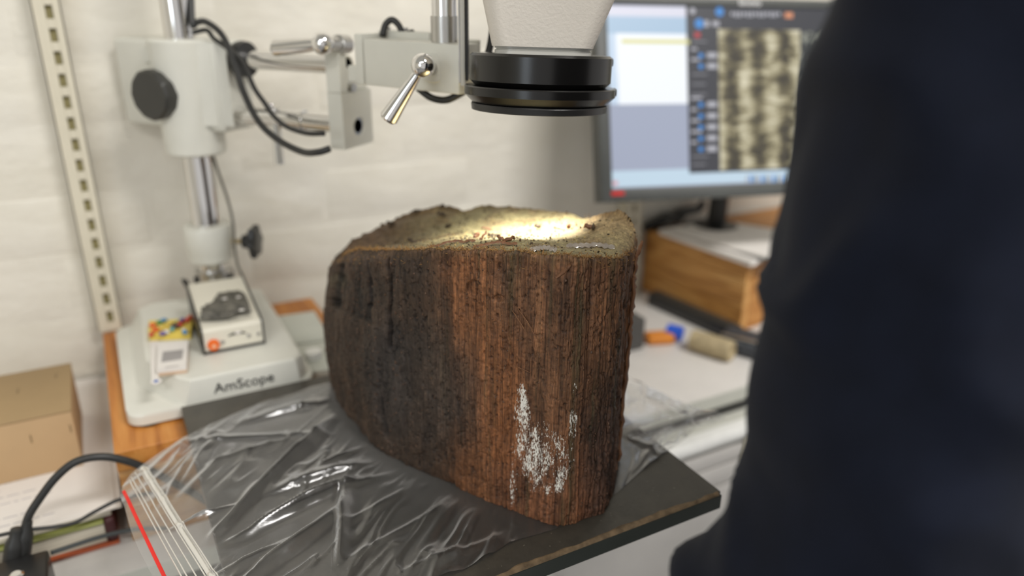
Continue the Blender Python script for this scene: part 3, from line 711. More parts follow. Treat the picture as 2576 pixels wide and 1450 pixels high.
def ribbon(name, a, b, w, mat, lift, th=.0004):
    A0 = onz(*a, 0); B0 = onz(*b, 0); n = 90; e = (B0-A0).normalized(); sd = Vector((e.y, -e.x, 0))
    c_ = np.array([A0.lerp(B0, i/n)[:2] for i in range(n+1)]); offs = np.array([-w/2, -w/4, w/4, w/2])
    Gx = c_[:, None, :]+offs[None, :, None]*np.array([sd.x, sd.y])[None, None]
    Z = bag_z(Gx[..., 0], Gx[..., 1])+lift+np.array([0, th, th, 0])[None]
    return link(name, sheet(name, Gx, Z), mat, bag)
ribbon('red_stripe', (308, 1222), (455, 1535), .0026, simple('red_print', (.75, .015, .008, 1), .4), .0006)
ribbon('zip_strip', (357, 1168), (585, 1540), .0042, M['zip'], .0008, .001)
for k, (a, b) in enumerate((((349, 1173), (570, 1540)), ((367, 1168), (600, 1540)), ((338, 1180), (540, 1530)), ((328, 1190), (515, 1530)), ((322, 1196), (500, 1530)))):
    ribbon('zip_ridge', a, b, .0011, M['ridge'], .0006, .0006)

# ---------------------------------------------------------------- microscope stand
stand = thing('boom_stand', 'pale grey double arm microscope boom stand with chrome post on the wood block', 'microscope stand', (0.0957, 0.925, -0.0156))
bm = BM(); prism(bm, rrect(-.021, .163, .7310, .968, .016), -.0128, -.0010, .003); base = obj('base_plate', bm, M['gear'], stand, radians(50))
for (x, y) in ((-.002, .742), (.145, .742), (-.002, .95), (.145, .95)):
    bm = BM(); frustum(bm, (x, y, -.0156), (x, y, -.0126), .011, n=24); obj('rubber_foot', bm, M['black'], stand)
bm = BM()
pl = [(.039, .7315), (.144, .7315), (.153, .741), (.153, .950), (.140, .962), (.02, .962), (.006, .950), (.004, .80), (.030, .741)]
low = [Vector((x+(x-.08)*.16 if x < .08 else x+.002, y-(.0002 if y < .75 else 0), -.0012)) for x, y in pl]; hi = [Vector((x, y, .020)) for x, y in pl]
hi2 = [Vector((.08+(x-.08)*.955, .85+(y-.85)*.975, .0255)) for x, y in pl]; hi1 = [Vector((.08+(x-.08)*.985, .85+(y-.85)*.992, .0238)) for x, y in pl]
low = [Vector((p.x, max(p.y, .7312), p.z)) for p in low]
loft(bm, [low, hi, hi1, hi2]); obj('raised_plinth', bm, M['gear'], stand, radians(28))
def text_mesh(s, size, ext, mat, name, Mx, parent):
    cu = bpy.data.curves.new('t', 'FONT'); cu.body = s; cu.size = size; cu.extrude = ext; cu.align_x = 'LEFT'
    o = bpy.data.objects.new('t', cu); COL.objects.link(o); dg = bpy.context.evaluated_depsgraph_get()
    me = bpy.data.meshes.new_from_object(o.evaluated_get(dg)); bpy.data.objects.remove(o); bpy.data.curves.remove(cu)
    me.transform(Mx); me.name = name; return link(name, me, mat, parent)
tx = Matrix.Translation((.060, .7310, .0055)) @ Matrix.Rotation(radians(90), 4, 'X')
text_mesh('AmScope', .0155, .0004, M['black'], 'lettering', tx, stand)
PX_, PY_ = .0957, .925
bm = BM(); frustum(bm, (PX_, PY_, .026), (PX_, PY_, .80), .0165, n=48); obj('main_post', bm, M['chrome'], stand)
bm = BM(); lathe(bm, (PX_, PY_, .0255), UP, [(.030, 0), (.030, .008), (.021, .012), (.021, .046)], 40); obj('post_socket', bm, M['steel'], stand)
for i in range(6):
    a = i*pi/3+.3; bm = BM(); box(bm, (PX_+.0225*cos(a)-.0022, PY_+.0225*sin(a)-.0022, .034), (PX_+.0225*cos(a)+.0022, PY_+.0225*sin(a)+.0022, .066), .0005); obj('post_fin', bm, M['black'] if i % 2 else M['steel'], stand)
zt_, zb_ = zat(PX_, PY_, 565), zat(PX_, PY_, 655)
bm = BM(); hgt = zt_-zb_; lathe(bm, (PX_, PY_, zb_), UP, [(.0215, 0), (.0245, .003), (.0250, .012), (.0272, .018), (.0272, hgt-.003), (.0255, hgt), (.0168, hgt)], 48); obj('safety_collar', bm, M['gear'], stand)
kc = Vector((PX_, PY_, (zt_+zb_)/2+.002))
bm = BM(); frustum(bm, kc+RH*.024, kc+RH*.044, .0028, n=12); ks = obj('collar_screw', bm, simple('brass', (.5, .38, .2, 1), .3, 1), stand)
bm = BM(); star = lambda a: 1+.13*cos(6*a)
lathe(bm, kc+RH*.040, RH, [(.0075, 0), (.0085, .002), (.0085, .010)], 24); lathe(bm, kc+RH*.050, RH, [(.016, 0), (.0185, .002), (.0185, .007), (.014, .009)], 48, star=star); obj('star_knob', bm, M['black'], stand)
# black clip around the foot of the post
for sx in (-1, 1):
    b0 = Vector((PX_, PY_, .048))-FH*.012+RH*sx*.022
    bm = BM(); loft(bm, [[b0+RH*sx*a_+FH*f_+UP*(z_) for a_, f_, z_ in ((0, 0, -.012), (.004, 0, -.012), (.014, 0, .012), (.009, 0, .010))], [b0+RH*sx*a_+FH*f_+UP*(z_) for a_, f_, z_ in ((0, .006, -.012), (.004, .006, -.012), (.014, .006, .012), (.009, .006, .010))]]); obj('clip', bm, M['black'], stand)
# sliding clamp on the post
w_ = Vector((.616, -.788, 0)); pn = Vector((-.788, -.616, 0))
z0, z1 = zat(PX_, PY_, 384), zat(PX_, PY_, 97)
bm = BM(); hgt = z1-z0; lathe(bm, (PX_, PY_, z0), UP, [(.0300, 0), (.0325, .0025), (.0335, hgt*.5), (.0350, hgt-.002), (.0335, hgt), (.0168, hgt)], 56); sleeve = obj('clamp_sleeve', bm, M['gear'], stand)
bz0, bz1 = z0+.026, z1-.0015
ru = P(612, 149, .82); rl = P(612, 290, .84)
Mx = frame(Vector((PX_, PY_, 0))-pn*.022, w_)
bm = BM(); box(bm, (-.098, -.028, bz0), (.050, .026, bz1), .006, 3, Mx); obj('clamp_block', bm, M['gear'], stand)
bm = BM()   # fillets where the sleeve meets the block
for sg in (-1, 1):
    c0 = Vector((PX_, PY_, 0))+w_*sg*.018
    loft(bm, [[c0+w_*sg*.0+pn*.02+UP*z_, c0+w_*sg*.040-pn*.002+UP*z_, c0-pn*.02+UP*z_] for z_ in (bz0+.008, bz1-.0005)])
obj('clamp_web', bm, M['gear'], stand)
kp = P(366, 242, .800); kn = pn
bm = BM(); lathe(bm, kp-kn*.012, kn, [(.010, -.03), (.010, -.012), (.0255, -.011), (.0265, -.008), (.0265, .006), (.024, .0085), (.0, .0085)], 12 if False else 60, star=lambda a: 1+.012*cos(12*a), cap=False); obj('clamp_knob', bm, M['knob'], stand)
p = P(372, 137, .818); bm = BM(); lathe(bm, p-kn*.004, kn, [(.0095, 0), (.0095, .006), (.008, .0085), (0.0001, .0085)], 32); obj('grub_screw', bm, M['gear'], stand)
p = P(508, 243, .845); bm = BM(); frustum(bm, p+FH*.006, p-FH*.006, .0016, n=10); obj('set_screw', bm, M['black'], stand)
# twin rods
def along(q, w, x):
    lo, hi = -.3, .4
    for _ in range(40):
        m = (lo+hi)/2
        if pixy(q+w*m)[0] < x: lo = m
        else: hi = m
    return q+w*lo
for nm, q, e in (('upper_rod', ru, 875), ('lower_rod', rl, 875)):
    bm = BM(); q0 = along(q, w_, 560); Lr = (along(q, w_, e)-q0).length; lathe(bm, q0, w_, [(.0072, 0), (.0096, 0), (.0096, Lr), (.0072, Lr), (.0072, 0)], 32, cap=False); obj(nm, bm, M['chrome'], stand)
p = along(ru, w_, 612); bm = BM(); lathe(bm, p-w_*.006, w_, [(.012, 0), (.0185, .001), (.0195, .005), (.0185, .012), (.012, .013)], 32); obj('rod_stop_ring', bm, M['black'], stand)
p = along(rl, w_, 694); bm = BM(); frustum(bm, p+UP*.010, P(703, 415, (p-CAMP).dot(_F)), .0052, .0056, 16); frustum(bm, p-UP*.0, p+UP*.012+RH*-.004, .003, n=10); hb = obj('tightening_pin', bm, M['chrome'], stand)
bm = BM(); bmesh.ops.create_uvsphere(bm, u_segments=16, v_segments=12, radius=.0032, matrix=Matrix.Translation(p+UP*.0135-RH*.004)); obj('pin_ball', bm, M['chrome'], stand)
p = along(rl, w_, 762); bm = BM(); lathe(bm, p, w_, [(.0097, 0), (.0112, .0005), (.0112, .003), (.0097, .0035)], 32); obj('rod_collar', bm, M['chrome'], stand)
# end yoke
yside = Vector((.788, .616, 0)); W1 = .052; T1 = .017
hc = along(rl, w_, 903); cor = Vector((hc.x, hc.y, 0))-yside*.027; hcz = hc.z
ztop, zbot = zat(cor.x, cor.y, 120), zat(cor.x, cor.y, 378)
Mx = frame(Vector((cor.x, cor.y, 0)), w_)

bm = BM()
def plate_hole(bm, Mx, x0, x1, y0, y1, z0, z1, hy, hz, hr, n=32):
    ring = []
    outer = []
    for i in range(n):
        a = 2*pi*i/n+pi/4; c, s2 = cos(a), sin(a); ring.append((hy+hr*c, hz+hr*s2))
        k = min((y1-hy)/c if c > 1e-6 else (y0-hy)/c if c < -1e-6 else 9, (z1-hz)/s2 if s2 > 1e-6 else (z0-hz)/s2 if s2 < -1e-6 else 9)
        outer.append((hy+k*c, hz+k*s2))
    for cy_q, cz_q in ((y0, z0), (y0, z1), (y1, z0), (y1, z1)):
        j = min(range(n), key=lambda i: (outer[i][0]-cy_q)**2+(outer[i][1]-cz_q)**2); outer[j] = (cy_q, cz_q)
    L = []
    for x in (x0, x1): L.append(([bm.verts.new(Mx @ Vector((x, a, b))) for a, b in ring], [bm.verts.new(Mx @ Vector((x, a, b))) for a, b in outer]))
    for i in range(n):
        j = (i+1) % n
        for r, o in L: bm.faces.new((r[i], r[j], o[j], o[i]))
        bm.faces.new((L[0][0][i], L[0][0][j], L[1][0][j], L[1][0][i])); bm.faces.new((L[0][1][i], L[0][1][j], L[1][1][j], L[1][1][i]))
plate_hole(bm, Mx, -T1, 0, 0, W1, zbot, zbot+.056, .027, hcz, .0098); obj('end_yoke', bm, M['gear'], stand, radians(20))
bm = BM(); box(bm, (-T1, 0, zbot+.0562), (0, .012, ztop), .0006, 1, Mx); box(bm, (-T1, .0125, zbot+.0562), (-.004, W1, ztop-.022), .0006, 1, Mx); obj('yoke_clamp', bm, M['gear'], stand)
bm = BM(); q0 = Mx @ Vector((-T1-.002, .027, hcz)); lathe(bm, q0, w_, [(.0096, 0), (.0096, T1+.001), (.0072, T1+.001), (.0072, 0)], 36, cap=False); obj('tube_end', bm, M['chrome'], stand)
p = Mx @ Vector((-.004, .020, ztop-.040)); bm = BM(); frustum(bm, p, p+w_*.006, .0045, n=20); obj('cap_screw', bm, M['steel'], stand)
def ball_lever(ball, d, end, d2, stub, d3, r_b, r0, r1, lab):
    b = P(*ball, d); e = P(*end, d2); s_ = P(*stub, d3)
    bm = BM(); dr = (e-b); L = dr.length; lathe(bm, b, dr, [(r0*.8, r_b*.6), (r0, r_b+.002), (r1, L-.002), (r1*.8, L)], 28); l1 = obj('lever_handle', bm, M['chrome'], stand)
    bm = BM(); bmesh.ops.create_uvsphere(bm, u_segments=32, v_segments=20, radius=r_b, matrix=Matrix.Translation(b)); obj('lever_ball', bm, M['chrome'], stand, True)
    bm = BM(); lathe(bm, b, s_-b, [(r0*.9, r_b*.7), (r0*1.1, (s_-b).length*.6), (r0*1.4, (s_-b).length*.62), (r0*1.4, (s_-b).length)], 28); obj('lever_stub', bm, M['steel'], stand)
ball_lever((812, 110), .715, (690, 122), .735, (872, 112), .745, .0108, .0064, .0080, 'l')
# swivel head block and horizontal arm box
A0 = P(915, 156, .690); B0 = P(1154, 163, .632); ed = Vector((B0.x-A0.x, B0.y-A0.y, 0)).normalized(); Lb = (Vector((B0.x-A0.x, B0.y-A0.y, 0))).length
za1, za0 = zat(A0.x, A0.y, 98), zat(A0.x, A0.y, 214)
Mx = frame(Vector((A0.x, A0.y, 0)), ed)
bm = BM(); box(bm, (0, 0, za0), (Lb, .030, za1), .0018, 2, Mx); obj('arm_block', bm, M['gear'], stand)
Mk = frame(Vector((A0.x, A0.y, 0))-ed*.0005, ed)
bm = BM(); box(bm, (-.0095, -.001, za0), (0, .030, za1+.004), .0012, 2, Mk); box(bm, (-.024, .003, za0+.001), (-.0095, .030, za0+.016), .001, 1, Mk); obj('swivel_bracket', bm, M['gear'], stand)
bm = BM(); box(bm, (-.010, .031, za0+.006), (.052, .050, za1+.006), .0012, 2, Mk); obj('rear_bracket', bm, M['gear'], stand)
for k_ in range(2):
    p = Mk @ Vector((-.006+.022*k_, .040, za1+.006)); bm = BM(); frustum(bm, p, p+UP*.003, .0035, n=16); obj('bolt_head', bm, M['steel'], stand)
ball_lever((1064, 165), .612, (975, 302), .630, (1086, 172), .6485, .0098, .0042, .0078, 'r')
bm = BM(); q0 = P(1088, 172, .6485); lathe(bm, q0+ (B0-A0).cross(UP).normalized()*.0, (CAMP-q0).normalized(), [(.0125, -.004), (.0125, .004), (.0115, .005)], 32); obj('lever_boss', bm, M['gear'], stand)
# vertical pin of the focus holder, rack bar
q0 = P(1118, 98, .655); zq = zat(q0.x, q0.y, 100); zr = zat(q0.x, q0.y, 40)
bm = BM(); frustum(bm, (q0.x, q0.y, zq-.01), (q0.x, q0.y, .78), .0107, n=40); obj('drop_post', bm, M['chrome'], stand)
bm = BM(); frustum(bm, (q0.x, q0.y, zq-.002), (q0.x, q0.y, zr), .0116, n=40); obj('post_bushing', bm, M['steel'], stand)
r0 = P(1163, 150, .62); zr0 = zat(r0.x, r0.y, 217)
Mr = frame(Vector((r0.x, r0.y, 0)), RH)
bm = BM(); box(bm, (-.0016, 0, zr0), (.0022, .02, .60), .0008, 2, Mr); obj('rack_bar', bm, M['headtrim'], stand)
bm = BM(); box(bm, (.0024, .002, zr0+.004), (.0046, .018, .60), .0005, 1, Mr); obj('rack_slot', bm, M['black'], stand)
bm = BM(); box(bm, (-.0035, .004, zr0+.002), (-.0018, .018, .60), .0004, 1, Mr); obj('rack_guide', bm, M['steel'], stand)
bm = BM(); g0 = P(1188, 128, .66); zg = zat(g0.x, g0.y, 102); box(bm, (-.0085, 0, zat(g0.x, g0.y, 190)), (.0065, .02, zg), .001, 1, frame(Vector((g0.x, g0.y, 0)), RH)); obj('rack_housing', bm, M['gear'], stand)

# ---------------------------------------------------------------- microscope head
hx = P(1357, 200, .60); HX, HY = hx.x, hx.y
zt = zat(HX, HY, 135); R0 = .0562
head = thing('microscope_head', 'cream stereo microscope head with black ring light above the timber', 'microscope', (HX, HY, zt-.055))
def zrel(y, r=.045): return zat(HX-FH.x*r, HY-FH.y*r, y)
def ringpart(name, prof, mat, n=96, sm=radians(30)):
    bm = BM(); lathe(bm, (HX, HY, 0), UP, [(r, z) for r, z in prof], n); return obj(name, bm, mat, head, sm)
za = zrel(137); zb = zrel(222)
ringpart('lens_barrel', [(.010, zb-.001), (.048, zb-.001), (.0525, zb), (R0, zb+.0035), (R0, za-.0018), (R0-.0018, za), (.040, za)], M['anod'])
zf1, zf0, zf2 = zrel(223), zrel(247), zrel(268)
ringpart('ring_light_body', [(.05, zf1-.0002), (.0595, zf1-.0002), (.0603, zf1-.001), (.0603, zf0), (.0540, zf2), (.0480, zf2)], M['anod'], 64, radians(20))
zd1, zd0 = zf2-.0006, zrel(289)
ringpart('lens_shade', [(.0480, zd1), (.0543, zd1), (.0548, zd1-.001), (.0543, zd0+.0004), (.0530, zd0), (.0470, zd0), (.0465, zd1-.003)], M['black'])
bm = BM(); lathe(bm, (HX, HY, zd1-.0022), UP, [(.0462, 0), (.0462, .001)], 48); 
gm = simple('lens_glass', (.02, .03, .03, 1), .05, 0, spec=.8); obj('lens_glass', bm, gm, head)
for (px_, py_, r) in ((1531, 140, .0040), (1540, 218, .0038)):
    p = P(px_, py_, .612); p.z = zat(p.x, p.y, py_); bm = BM(); lathe(bm, p, RH, [(r, -.004), (r, .002), (r*.7, .0035)], 20); obj('thumb_screw', bm, M['black'], head)
def rr3(cx0, cx1, cy0, cy1, r, z_): return [Vector((HX, HY, 0))+RH*x+FH*y+UP*z_ for x, y in rrect(cx0, cx1, cy0, cy1, r, 6)]
k = .60/1900
xl, xr = (1242-1357)*k, (1476-1357)*k
z3 = zrel(112, .036); z2 = za
bm = BM(); loft(bm, [rr3(xl, xr, -.034, .036, .014, z2-.001), rr3(xl, xr, -.034, .036, .014, z2+(z3-z2)*.42), rr3(xl+.0012, xr-.0012, -.033, .035, .013, z2+(z3-z2)*.46), rr3(xl+.0012, xr-.0012, -.033, .035, .013, z2+(z3-z2)*.60), rr3(xl, xr, -.034, .036, .014, z2+(z3-z2)*.64), rr3(xl, xr, -.034, .036, .014, z3-.001)]); obj('neck_ring', bm, M['headtrim'], head, radians(30))
zTop = zrel(0, .038); dz = zTop-z3
def hring(t, z_): return rr3(xl-.002-.0072*t, xr+.001+.0118*t, -.036-.006*t, .040+.01*t, .012, z_)
bm = BM(); loft(bm, [hring(0, z3-.001), hring(0.02, z3), hring(1, z3+dz), hring(1.6, z3+dz*1.6), hring(2.2, z3+dz*2.2), hring(2.3, z3+dz*3.2), hring(1.6, z3+dz*3.35)]); obj('objective_housing', bm, M['head'], head, radians(30))
bz_ = z3+dz*3.3
bm = BM(); loft(bm, [rr3(-.05, .055, -.05, .05, .02, bz_), rr3(-.055, .06, -.06, .06, .02, bz_+.02), rr3(-.055, .06, -.06, .06, .02, bz_+.06), rr3(-.04, .045, -.05, .05, .02, bz_+.075)]); obj('head_body', bm, M['head'], head, radians(30))
for sg in (-1, 1):
    p0 = Vector((HX, HY, bz_+.05))+RH*sg*.03-FH*.03; ax = (-FH+UP*.8).normalized()
    bm = BM(); lathe(bm, p0, ax, [(.017, 0), (.017, .06), (.0165, .062), (.0165, .085)], 32); ey = obj('eyepiece_tube', bm, M['head'], head)
    bm = BM(); lathe(bm, p0+ax*.085, ax, [(.019, 0), (.019, .02), (.021, .022), (.021, .032), (.012, .034)], 32); obj('eyecup', bm, M['black'], ey)
bm = BM(); lathe(bm, (HX, HY, bz_+.07), UP, [(.018, 0), (.018, .06), (.024, .062), (.024, .12), (.02, .125)], 32); obj('camera_tube', bm, M['black'], head)
bm = BM(); box(bm, (-.02, .038, z3+dz*1.2), (.02, .085, z3+dz*2.4), .004, 2, frame(Vector((HX, HY, 0)), RH)); obj('mounting_arm', bm, M['head'], head)
head.rotation_euler = (Quaternion(RH, radians(-3.6)) @ Quaternion(FH, radians(0.9))).to_euler(); head.location.z -= .0034   # the head hangs slightly tipped
Lsp = bpy.data.lights.new('ring_lamp', 'SPOT'); Lsp.energy = 5.5; Lsp.color = (1, .985, .93); Lsp.spot_size = radians(84); Lsp.spot_blend = 1.0; Lsp.shadow_soft_size = .006
lo = bpy.data.objects.new('ring_lamp', Lsp); COL.objects.link(lo); lo.location = (HX, HY, zd0-.0022)
tg = onz(1322, 569, .201); lo.rotation_euler = (tg-Vector(lo.location)).to_track_quat('-Z', 'Y').to_euler()

# ---------------------------------------------------------------- cables
def DV_(x, y, v): return (onv(x, y, v)-CAMP).dot(_F)
def cable(pts, r, label, name='cable', cat='cable', mat=None, group=None):
    bm = BM(); tube(bm, [P(*q) for q in pts], r, 12, 8); o = obj(name, bm, mat or M['rubber'], None, True); toporig(o); return tag(o, label, cat, group)
cable([(480, -30, .80), (484, 60, .80), (495, 56, .80), (520, 56, .795), (560, 90, .79), (590, 160, .785), (612, 230, .78), (650, 305, .77), (700, 352, .76), (760, 382, .745), (800, 383, .73), (830, 374, .728)], .0034, 'thick black cable hanging from the post top to the end yoke')
cable([(486, 82, .803), (520, 76, .80), (537, 96, .797), (560, 112, .793), (590, 135, .788), (615, 165, .785), (640, 222, .78), (665, 258, .775), (685, 288, .77), (720, 318, .76), (770, 335, .745), (815, 336, .735)], .0026, 'thinner black cable looping under the lower rod')
cable([(535, 388, .86), (548, 430, .875), (572, 500, .89), (586, 560, .89), (590, 620, .892), (598, 668, .895), (610, 694, .90)], .0017, 'thin grey cable running down beside the chrome post', mat=simple('grey_cable', srgb(112, 108, 98), .5))
cable([(478, -40, .88), (482, 20, .87), (486, 55, .86)], .0012, 'very thin dark wire at the top right of the post')
cable([(962, 90, .70), (970, 62, .70), (986, 50, .70), (1002, 62, .70), (1014, 85, .70), (1026, 94, .70), (1040, 80, .70)], .0030, 'short black cable loop above the arm block')
cable([(1052, 222, .672), (1085, 246, .672), (1120, 252, .67), (1150, 240, .668), (1185, 215, .665), (1215, 165, .662), (1232, 120, .66), (1240, 60, .655), (1245, -30, .65)], .0032, 'black cable drooping below the arm block behind the ring light')
p = P(1034, 84, .70); bm = BM(); sliver(bm, P(1018, 96, .70), P(1042, 78, .70), .008, .003, -FH, .1, 4); toporig(tag(obj('cable_tie', bm, M['rubber']), 'black cable tie end sticking up above the arm block', 'cable tie'))

# ---------------------------------------------------------------- light box on the stand base
X0, X1, Y0, Y1, Z0 = .0595, .1235, .783, .884, .0257
t = thing('transformer_box', 'cream lamp power box with black side cheeks on the stand base', 'power supply', ((X0+X1)/2, (Y0+Y1)/2, Z0))
zf, zk = .0535, .0700
prof = [(Y0, Z0+.003), (Y0, zf-.003), (Y0+.003, zf), (Y1, zk), (Y1, Z0+.003)]
bm = BM(); loft(bm, [[Vector((x, a, b)) for a, b in prof] for x in (X0+.002, X1-.002)]); obj('case', bm, simple('cream_case', srgb(226, 221, 205), .4, var=.02), t, radians(30))
bm = BM(); pe = [(Y0-.001, Z0), (Y0-.001, zf-.002), (Y0+.002, zf+.0012), (Y1+.001, zk+.0012), (Y1+.001, Z0)]
for xa, xb in ((X0, X0+.0021), (X1-.0021, X1)): loft(bm, [[Vector((x, a, b)) for a, b in pe] for x in (xa, xb)])
box(bm, (X0, Y0-.001, Z0), (X1, Y1, Z0+.0031), .0006, 1); obj('side_cheeks', bm, M['black'], t, radians(30))
bm = BM(); lathe(bm, (X0+.011, Y0+.0005, Z0+.010), (0, -1, 0), [(.006, 0), (.006, .003), (.0052, .005)], 40, star=lambda a: 1+.08*cos(8*a)); kk = obj('orange_knob', bm, simple('orange_plastic', (.9, .16, .01, 1), .35), t); kk['label'] = 'orange knob'
bm = BM(); lathe(bm, (X0+.011, Y0-.0046, Z0+.010), (0, -1, 0), [(.0022, 0), (.0022, .001)], 20); obj('knob_cap', bm, simple('pale_orange', (.9, .5, .3, 1), .4), kk)
for fx in (.32, .74, .90):
    bm = BM(); lathe(bm, (X0+(X1-X0)*fx, Y0+.0003, Z0+.0105+(.002 if fx > .5 else 0)), (0, -1, 0), [(.0022, 0), (.0022, .0008), (.001, .0014)], 20); obj('screw', bm, M['steel'], t)
bm = BM(); cs = [Vector((X0+.036+.0095*cos(a), Y0-.0004, Z0+.0185-.0012*sin(a)*(1 if sin(a) < 0 else 1.4)-.002*cos(a)**2)) for a in np.linspace(0, 2*pi, 24, endpoint=False)]
loft(bm, [cs, [p+Vector((0, .003, 0)) for p in cs]]); obj('thumb_wheel_slot', bm, M['black'], t)
bm = BM(); box(bm, (X0+.034, Y0-.0016, Z0+.0175), (X0+.040, Y0+.0002, Z0+.0205), .0005, 1); obj('thumb_wheel', bm, M['paper'], t)
def ztop_lb(y): return zf+(zk-zf)*(y-Y0-.003)/(Y1-Y0-.003)
for (a, b, w) in (((.74, .52)), ((.88, .45))) if False else ():
    pass
bm = BM()
for i in range(9): box(bm, (X0+.030+i*.0028, Y0+.0085, ztop_lb(Y0+.009)+.0001), (X0+.0318+i*.0028, Y0+.0105, ztop_lb(Y0+.010)+.0003))
obj('printed_line', bm, simple('grey_print', srgb(150, 146, 135), .6), t)
# rough grey stone on the box
def stone(name, pts_px, zz, h_, mat, label, cat, seed):
    poly = [onz(x, y, zz) for x, y in pts_px]; c0 = sum(poly, Vector())/len(poly); bm = BM(); n = len(poly)
    base_ = [bm.verts.new(p) for p in poly]; mid = [bm.verts.new(c0.lerp(p, .93)+UP*h_*(.6+.3*vnoise(i*1.3, seed))) for i, p in enumerate(poly)]
    inn = [bm.verts.new(c0.lerp(p, .5)+UP*h_*(.85+.35*vnoise(i*2.1, seed+3))) for i, p in enumerate(poly)]
    for A_, B_ in ((base_, mid), (mid, inn)):
        for i in range(n): bm.faces.new((A_[i], A_[(i+1) % n], B_[(i+1) % n], B_[i]))
    bm.faces.new(inn); bm.faces.new(base_)
    bmesh.ops.subdivide_edges(bm, edges=bm.edges[:], cuts=2, use_grid_fill=True)
    for v in bm.verts:
        if v.co.z > zz+.001: v.co += Vector([(float(vnoise(v.co.x*300+k*7, v.co.y*300, v.co.z*300, seed))-.5)*h_*.5 for k in range(3)])
    o = obj(name, bm, mat, None, radians(25)); toporig(o); return tag(o, label, cat)
zs_ = ztop_lb(.83)-.0005
ms = MT('grey_stone'); ms.base(ms.ramp(ms.noise(120, 5, .6), [(.35, srgb(70, 68, 62)), (.66, srgb(120, 116, 106))])); ms.b.inputs['Roughness'].default_value = .8; ms.bump(ms.noise(400, 4), .6, .001)
st = stone('slate_fragment', [(502, 806), (545, 803), (575, 800), (600, 790), (632, 786), (622, 748), (600, 742), (560, 744), (545, 752), (536, 772), (510, 784)], zs_-.0005, .009, ms.m, 'jagged dark grey stone fragment lying on the cream power box', 'stone', 3)
for (x, y, r) in ((600, 748, .0020), (565, 752, .0022), (608, 780, .0022)):
    p = onz(x, y, zs_+.0095); bm = BM(); bmesh.ops.create_icosphere(bm, subdivisions=2, radius=r, matrix=Matrix.Translation(p) @ Matrix.Diagonal((1.3, 1, .4, 1))); 
    o = obj('pale_patch', bm, M['paper']); 
    o.data.transform(Matrix.Translation(-st.location)); o.parent = st
# pad of yellow notes with coloured oddments
zpl = .0258
def flatbox(px4, z_, h_, mat, name, parent=None, bev=.0003):
    q = [onz(x, y, z_) for x, y in px4]; bm = BM(); prism(bm, [(p.x, p.y) for p in q], z_, z_+h_, 0); return obj(name, bm, mat, parent)
pad = flatbox([(376, 858), (481, 853), (487, 815), (377, 820)], zpl, .0065, simple('yellow_notes', srgb(232, 206, 96), .7), 'sticky_note_pad'); toporig(tag(pad, 'yellow sticky note pad on the left of the stand base', 'note pad'))
cols_ = [('orange', (.75, .12, .03, 1)), ('green', (.08, .25, .06, 1)), ('blue', (.05, .25, .5, 1)), ('red', (.6, .04, .03, 1)), ('yellow', (.8, .6, .15, 1)), ('brown', (.08, .04, .03, 1)), ('white', (.75, .75, .72, 1)), ('teal', (.1, .4, .45, 1)), ('violet', (.15, .1, .3, 1))]
mats_ = {n_: simple(n_+'_glass_bead', c_, .25) for n_, c_ in cols_}
places = [('orange', 384, 818), ('red', 381, 842), ('green', 400, 812), ('blue', 412, 806), ('yellow', 425, 816), ('brown', 446, 822), ('orange', 391, 830), ('teal', 433, 828), ('white', 418, 836), ('violet', 458, 806), ('brown', 455, 812), ('red', 470, 806), ('orange', 478, 798), ('white', 463, 832), ('violet', 409, 840), ('green', 446, 814), ('yellow', 404, 824), ('red', 452, 816), ('brown', 438, 818), ('blue', 465, 836)]
seen = {}
for i, (n_, x, y) in enumerate(places):
    p = onz(x, y, zpl+.0067+.0025); bm = BM()
    bmesh.ops.create_icosphere(bm, subdivisions=2, radius=.0032, matrix=Matrix.Translation(p) @ Matrix.Rotation(i*1.1, 4, 'Z') @ Matrix.Diagonal((1.25, .8, .78, 1)))
    for v in bm.verts: v.co += Vector((0, 0, (float(vnoise(v.co.x*500, v.co.y*500, i))-.5)*.001))
    o = toporig(obj('bead', bm, mats_[n_], None, True)); tag(o, n_+' glass bead '+('at the left end' if x < 405 else 'near the middle' if x < 440 else 'at the right end')+(' rear' if y < 820 else ' front')+' of the yellow pad'+(', upper' if i in (12, 11) else ''), 'bead', 'coloured beads on the note pad')
# long white strip (scale ruler) and label card
r_ = flatbox([(381, 968), (400, 966), (398, 862), (379, 862)], zpl, .0016, M['paper'], 'scale_strip'); toporig(tag(r_, 'narrow white scale strip with a blue dot beside the label card', 'ruler'))
p = onz(393, 962, zpl+.0018); bm = BM(); lathe(bm, p-UP*.0002, UP, [(.0052, 0), (.0052, .0012)], 24); d1 = obj('round_end', bm, M['paper']); d1.data.transform(Matrix.Translation(-r_.location)); d1.parent = r_
bm = BM(); lathe(bm, p+UP*.001, UP, [(.0022, 0), (.0022, .0005)], 20); d2 = obj('blue_dot', bm, simple('blue_ink', srgb(70, 110, 185), .5)); d2.data.transform(Matrix.Translation(-r_.location)); d2.parent = r_
card = thing('label_card', 'small white boxed card with a grey printed picture on the stand base', 'card', onz(430, 910, zpl))
def flatp(px4, z_, h_, mat, name): return flatbox(px4, z_, h_, mat, name, card)
flatp([(400, 948), (472, 938), (476, 868), (402, 872)], zpl, .0028, simple('beige_card', srgb(206, 178, 150), .7), 'backing'); 
flatp([(396, 940), (470, 931), (475, 866), (398, 872)], zpl+.0029, .0045, M['paper'], 'card_face')
flatp([(406, 912), (458, 904), (461, 880), (410, 886)], zpl+.0075, .0003, simple('grey_picture', srgb(158, 154, 152), .6), 'grey_picture')
bm = BM()
for i in range(8):
    p = onz(418+i*4.2, 925-i*.6, zpl+.0075); box(bm, p-Vector((.0007, .0008, 0)), p+Vector((.0007, .0008, .0002)))
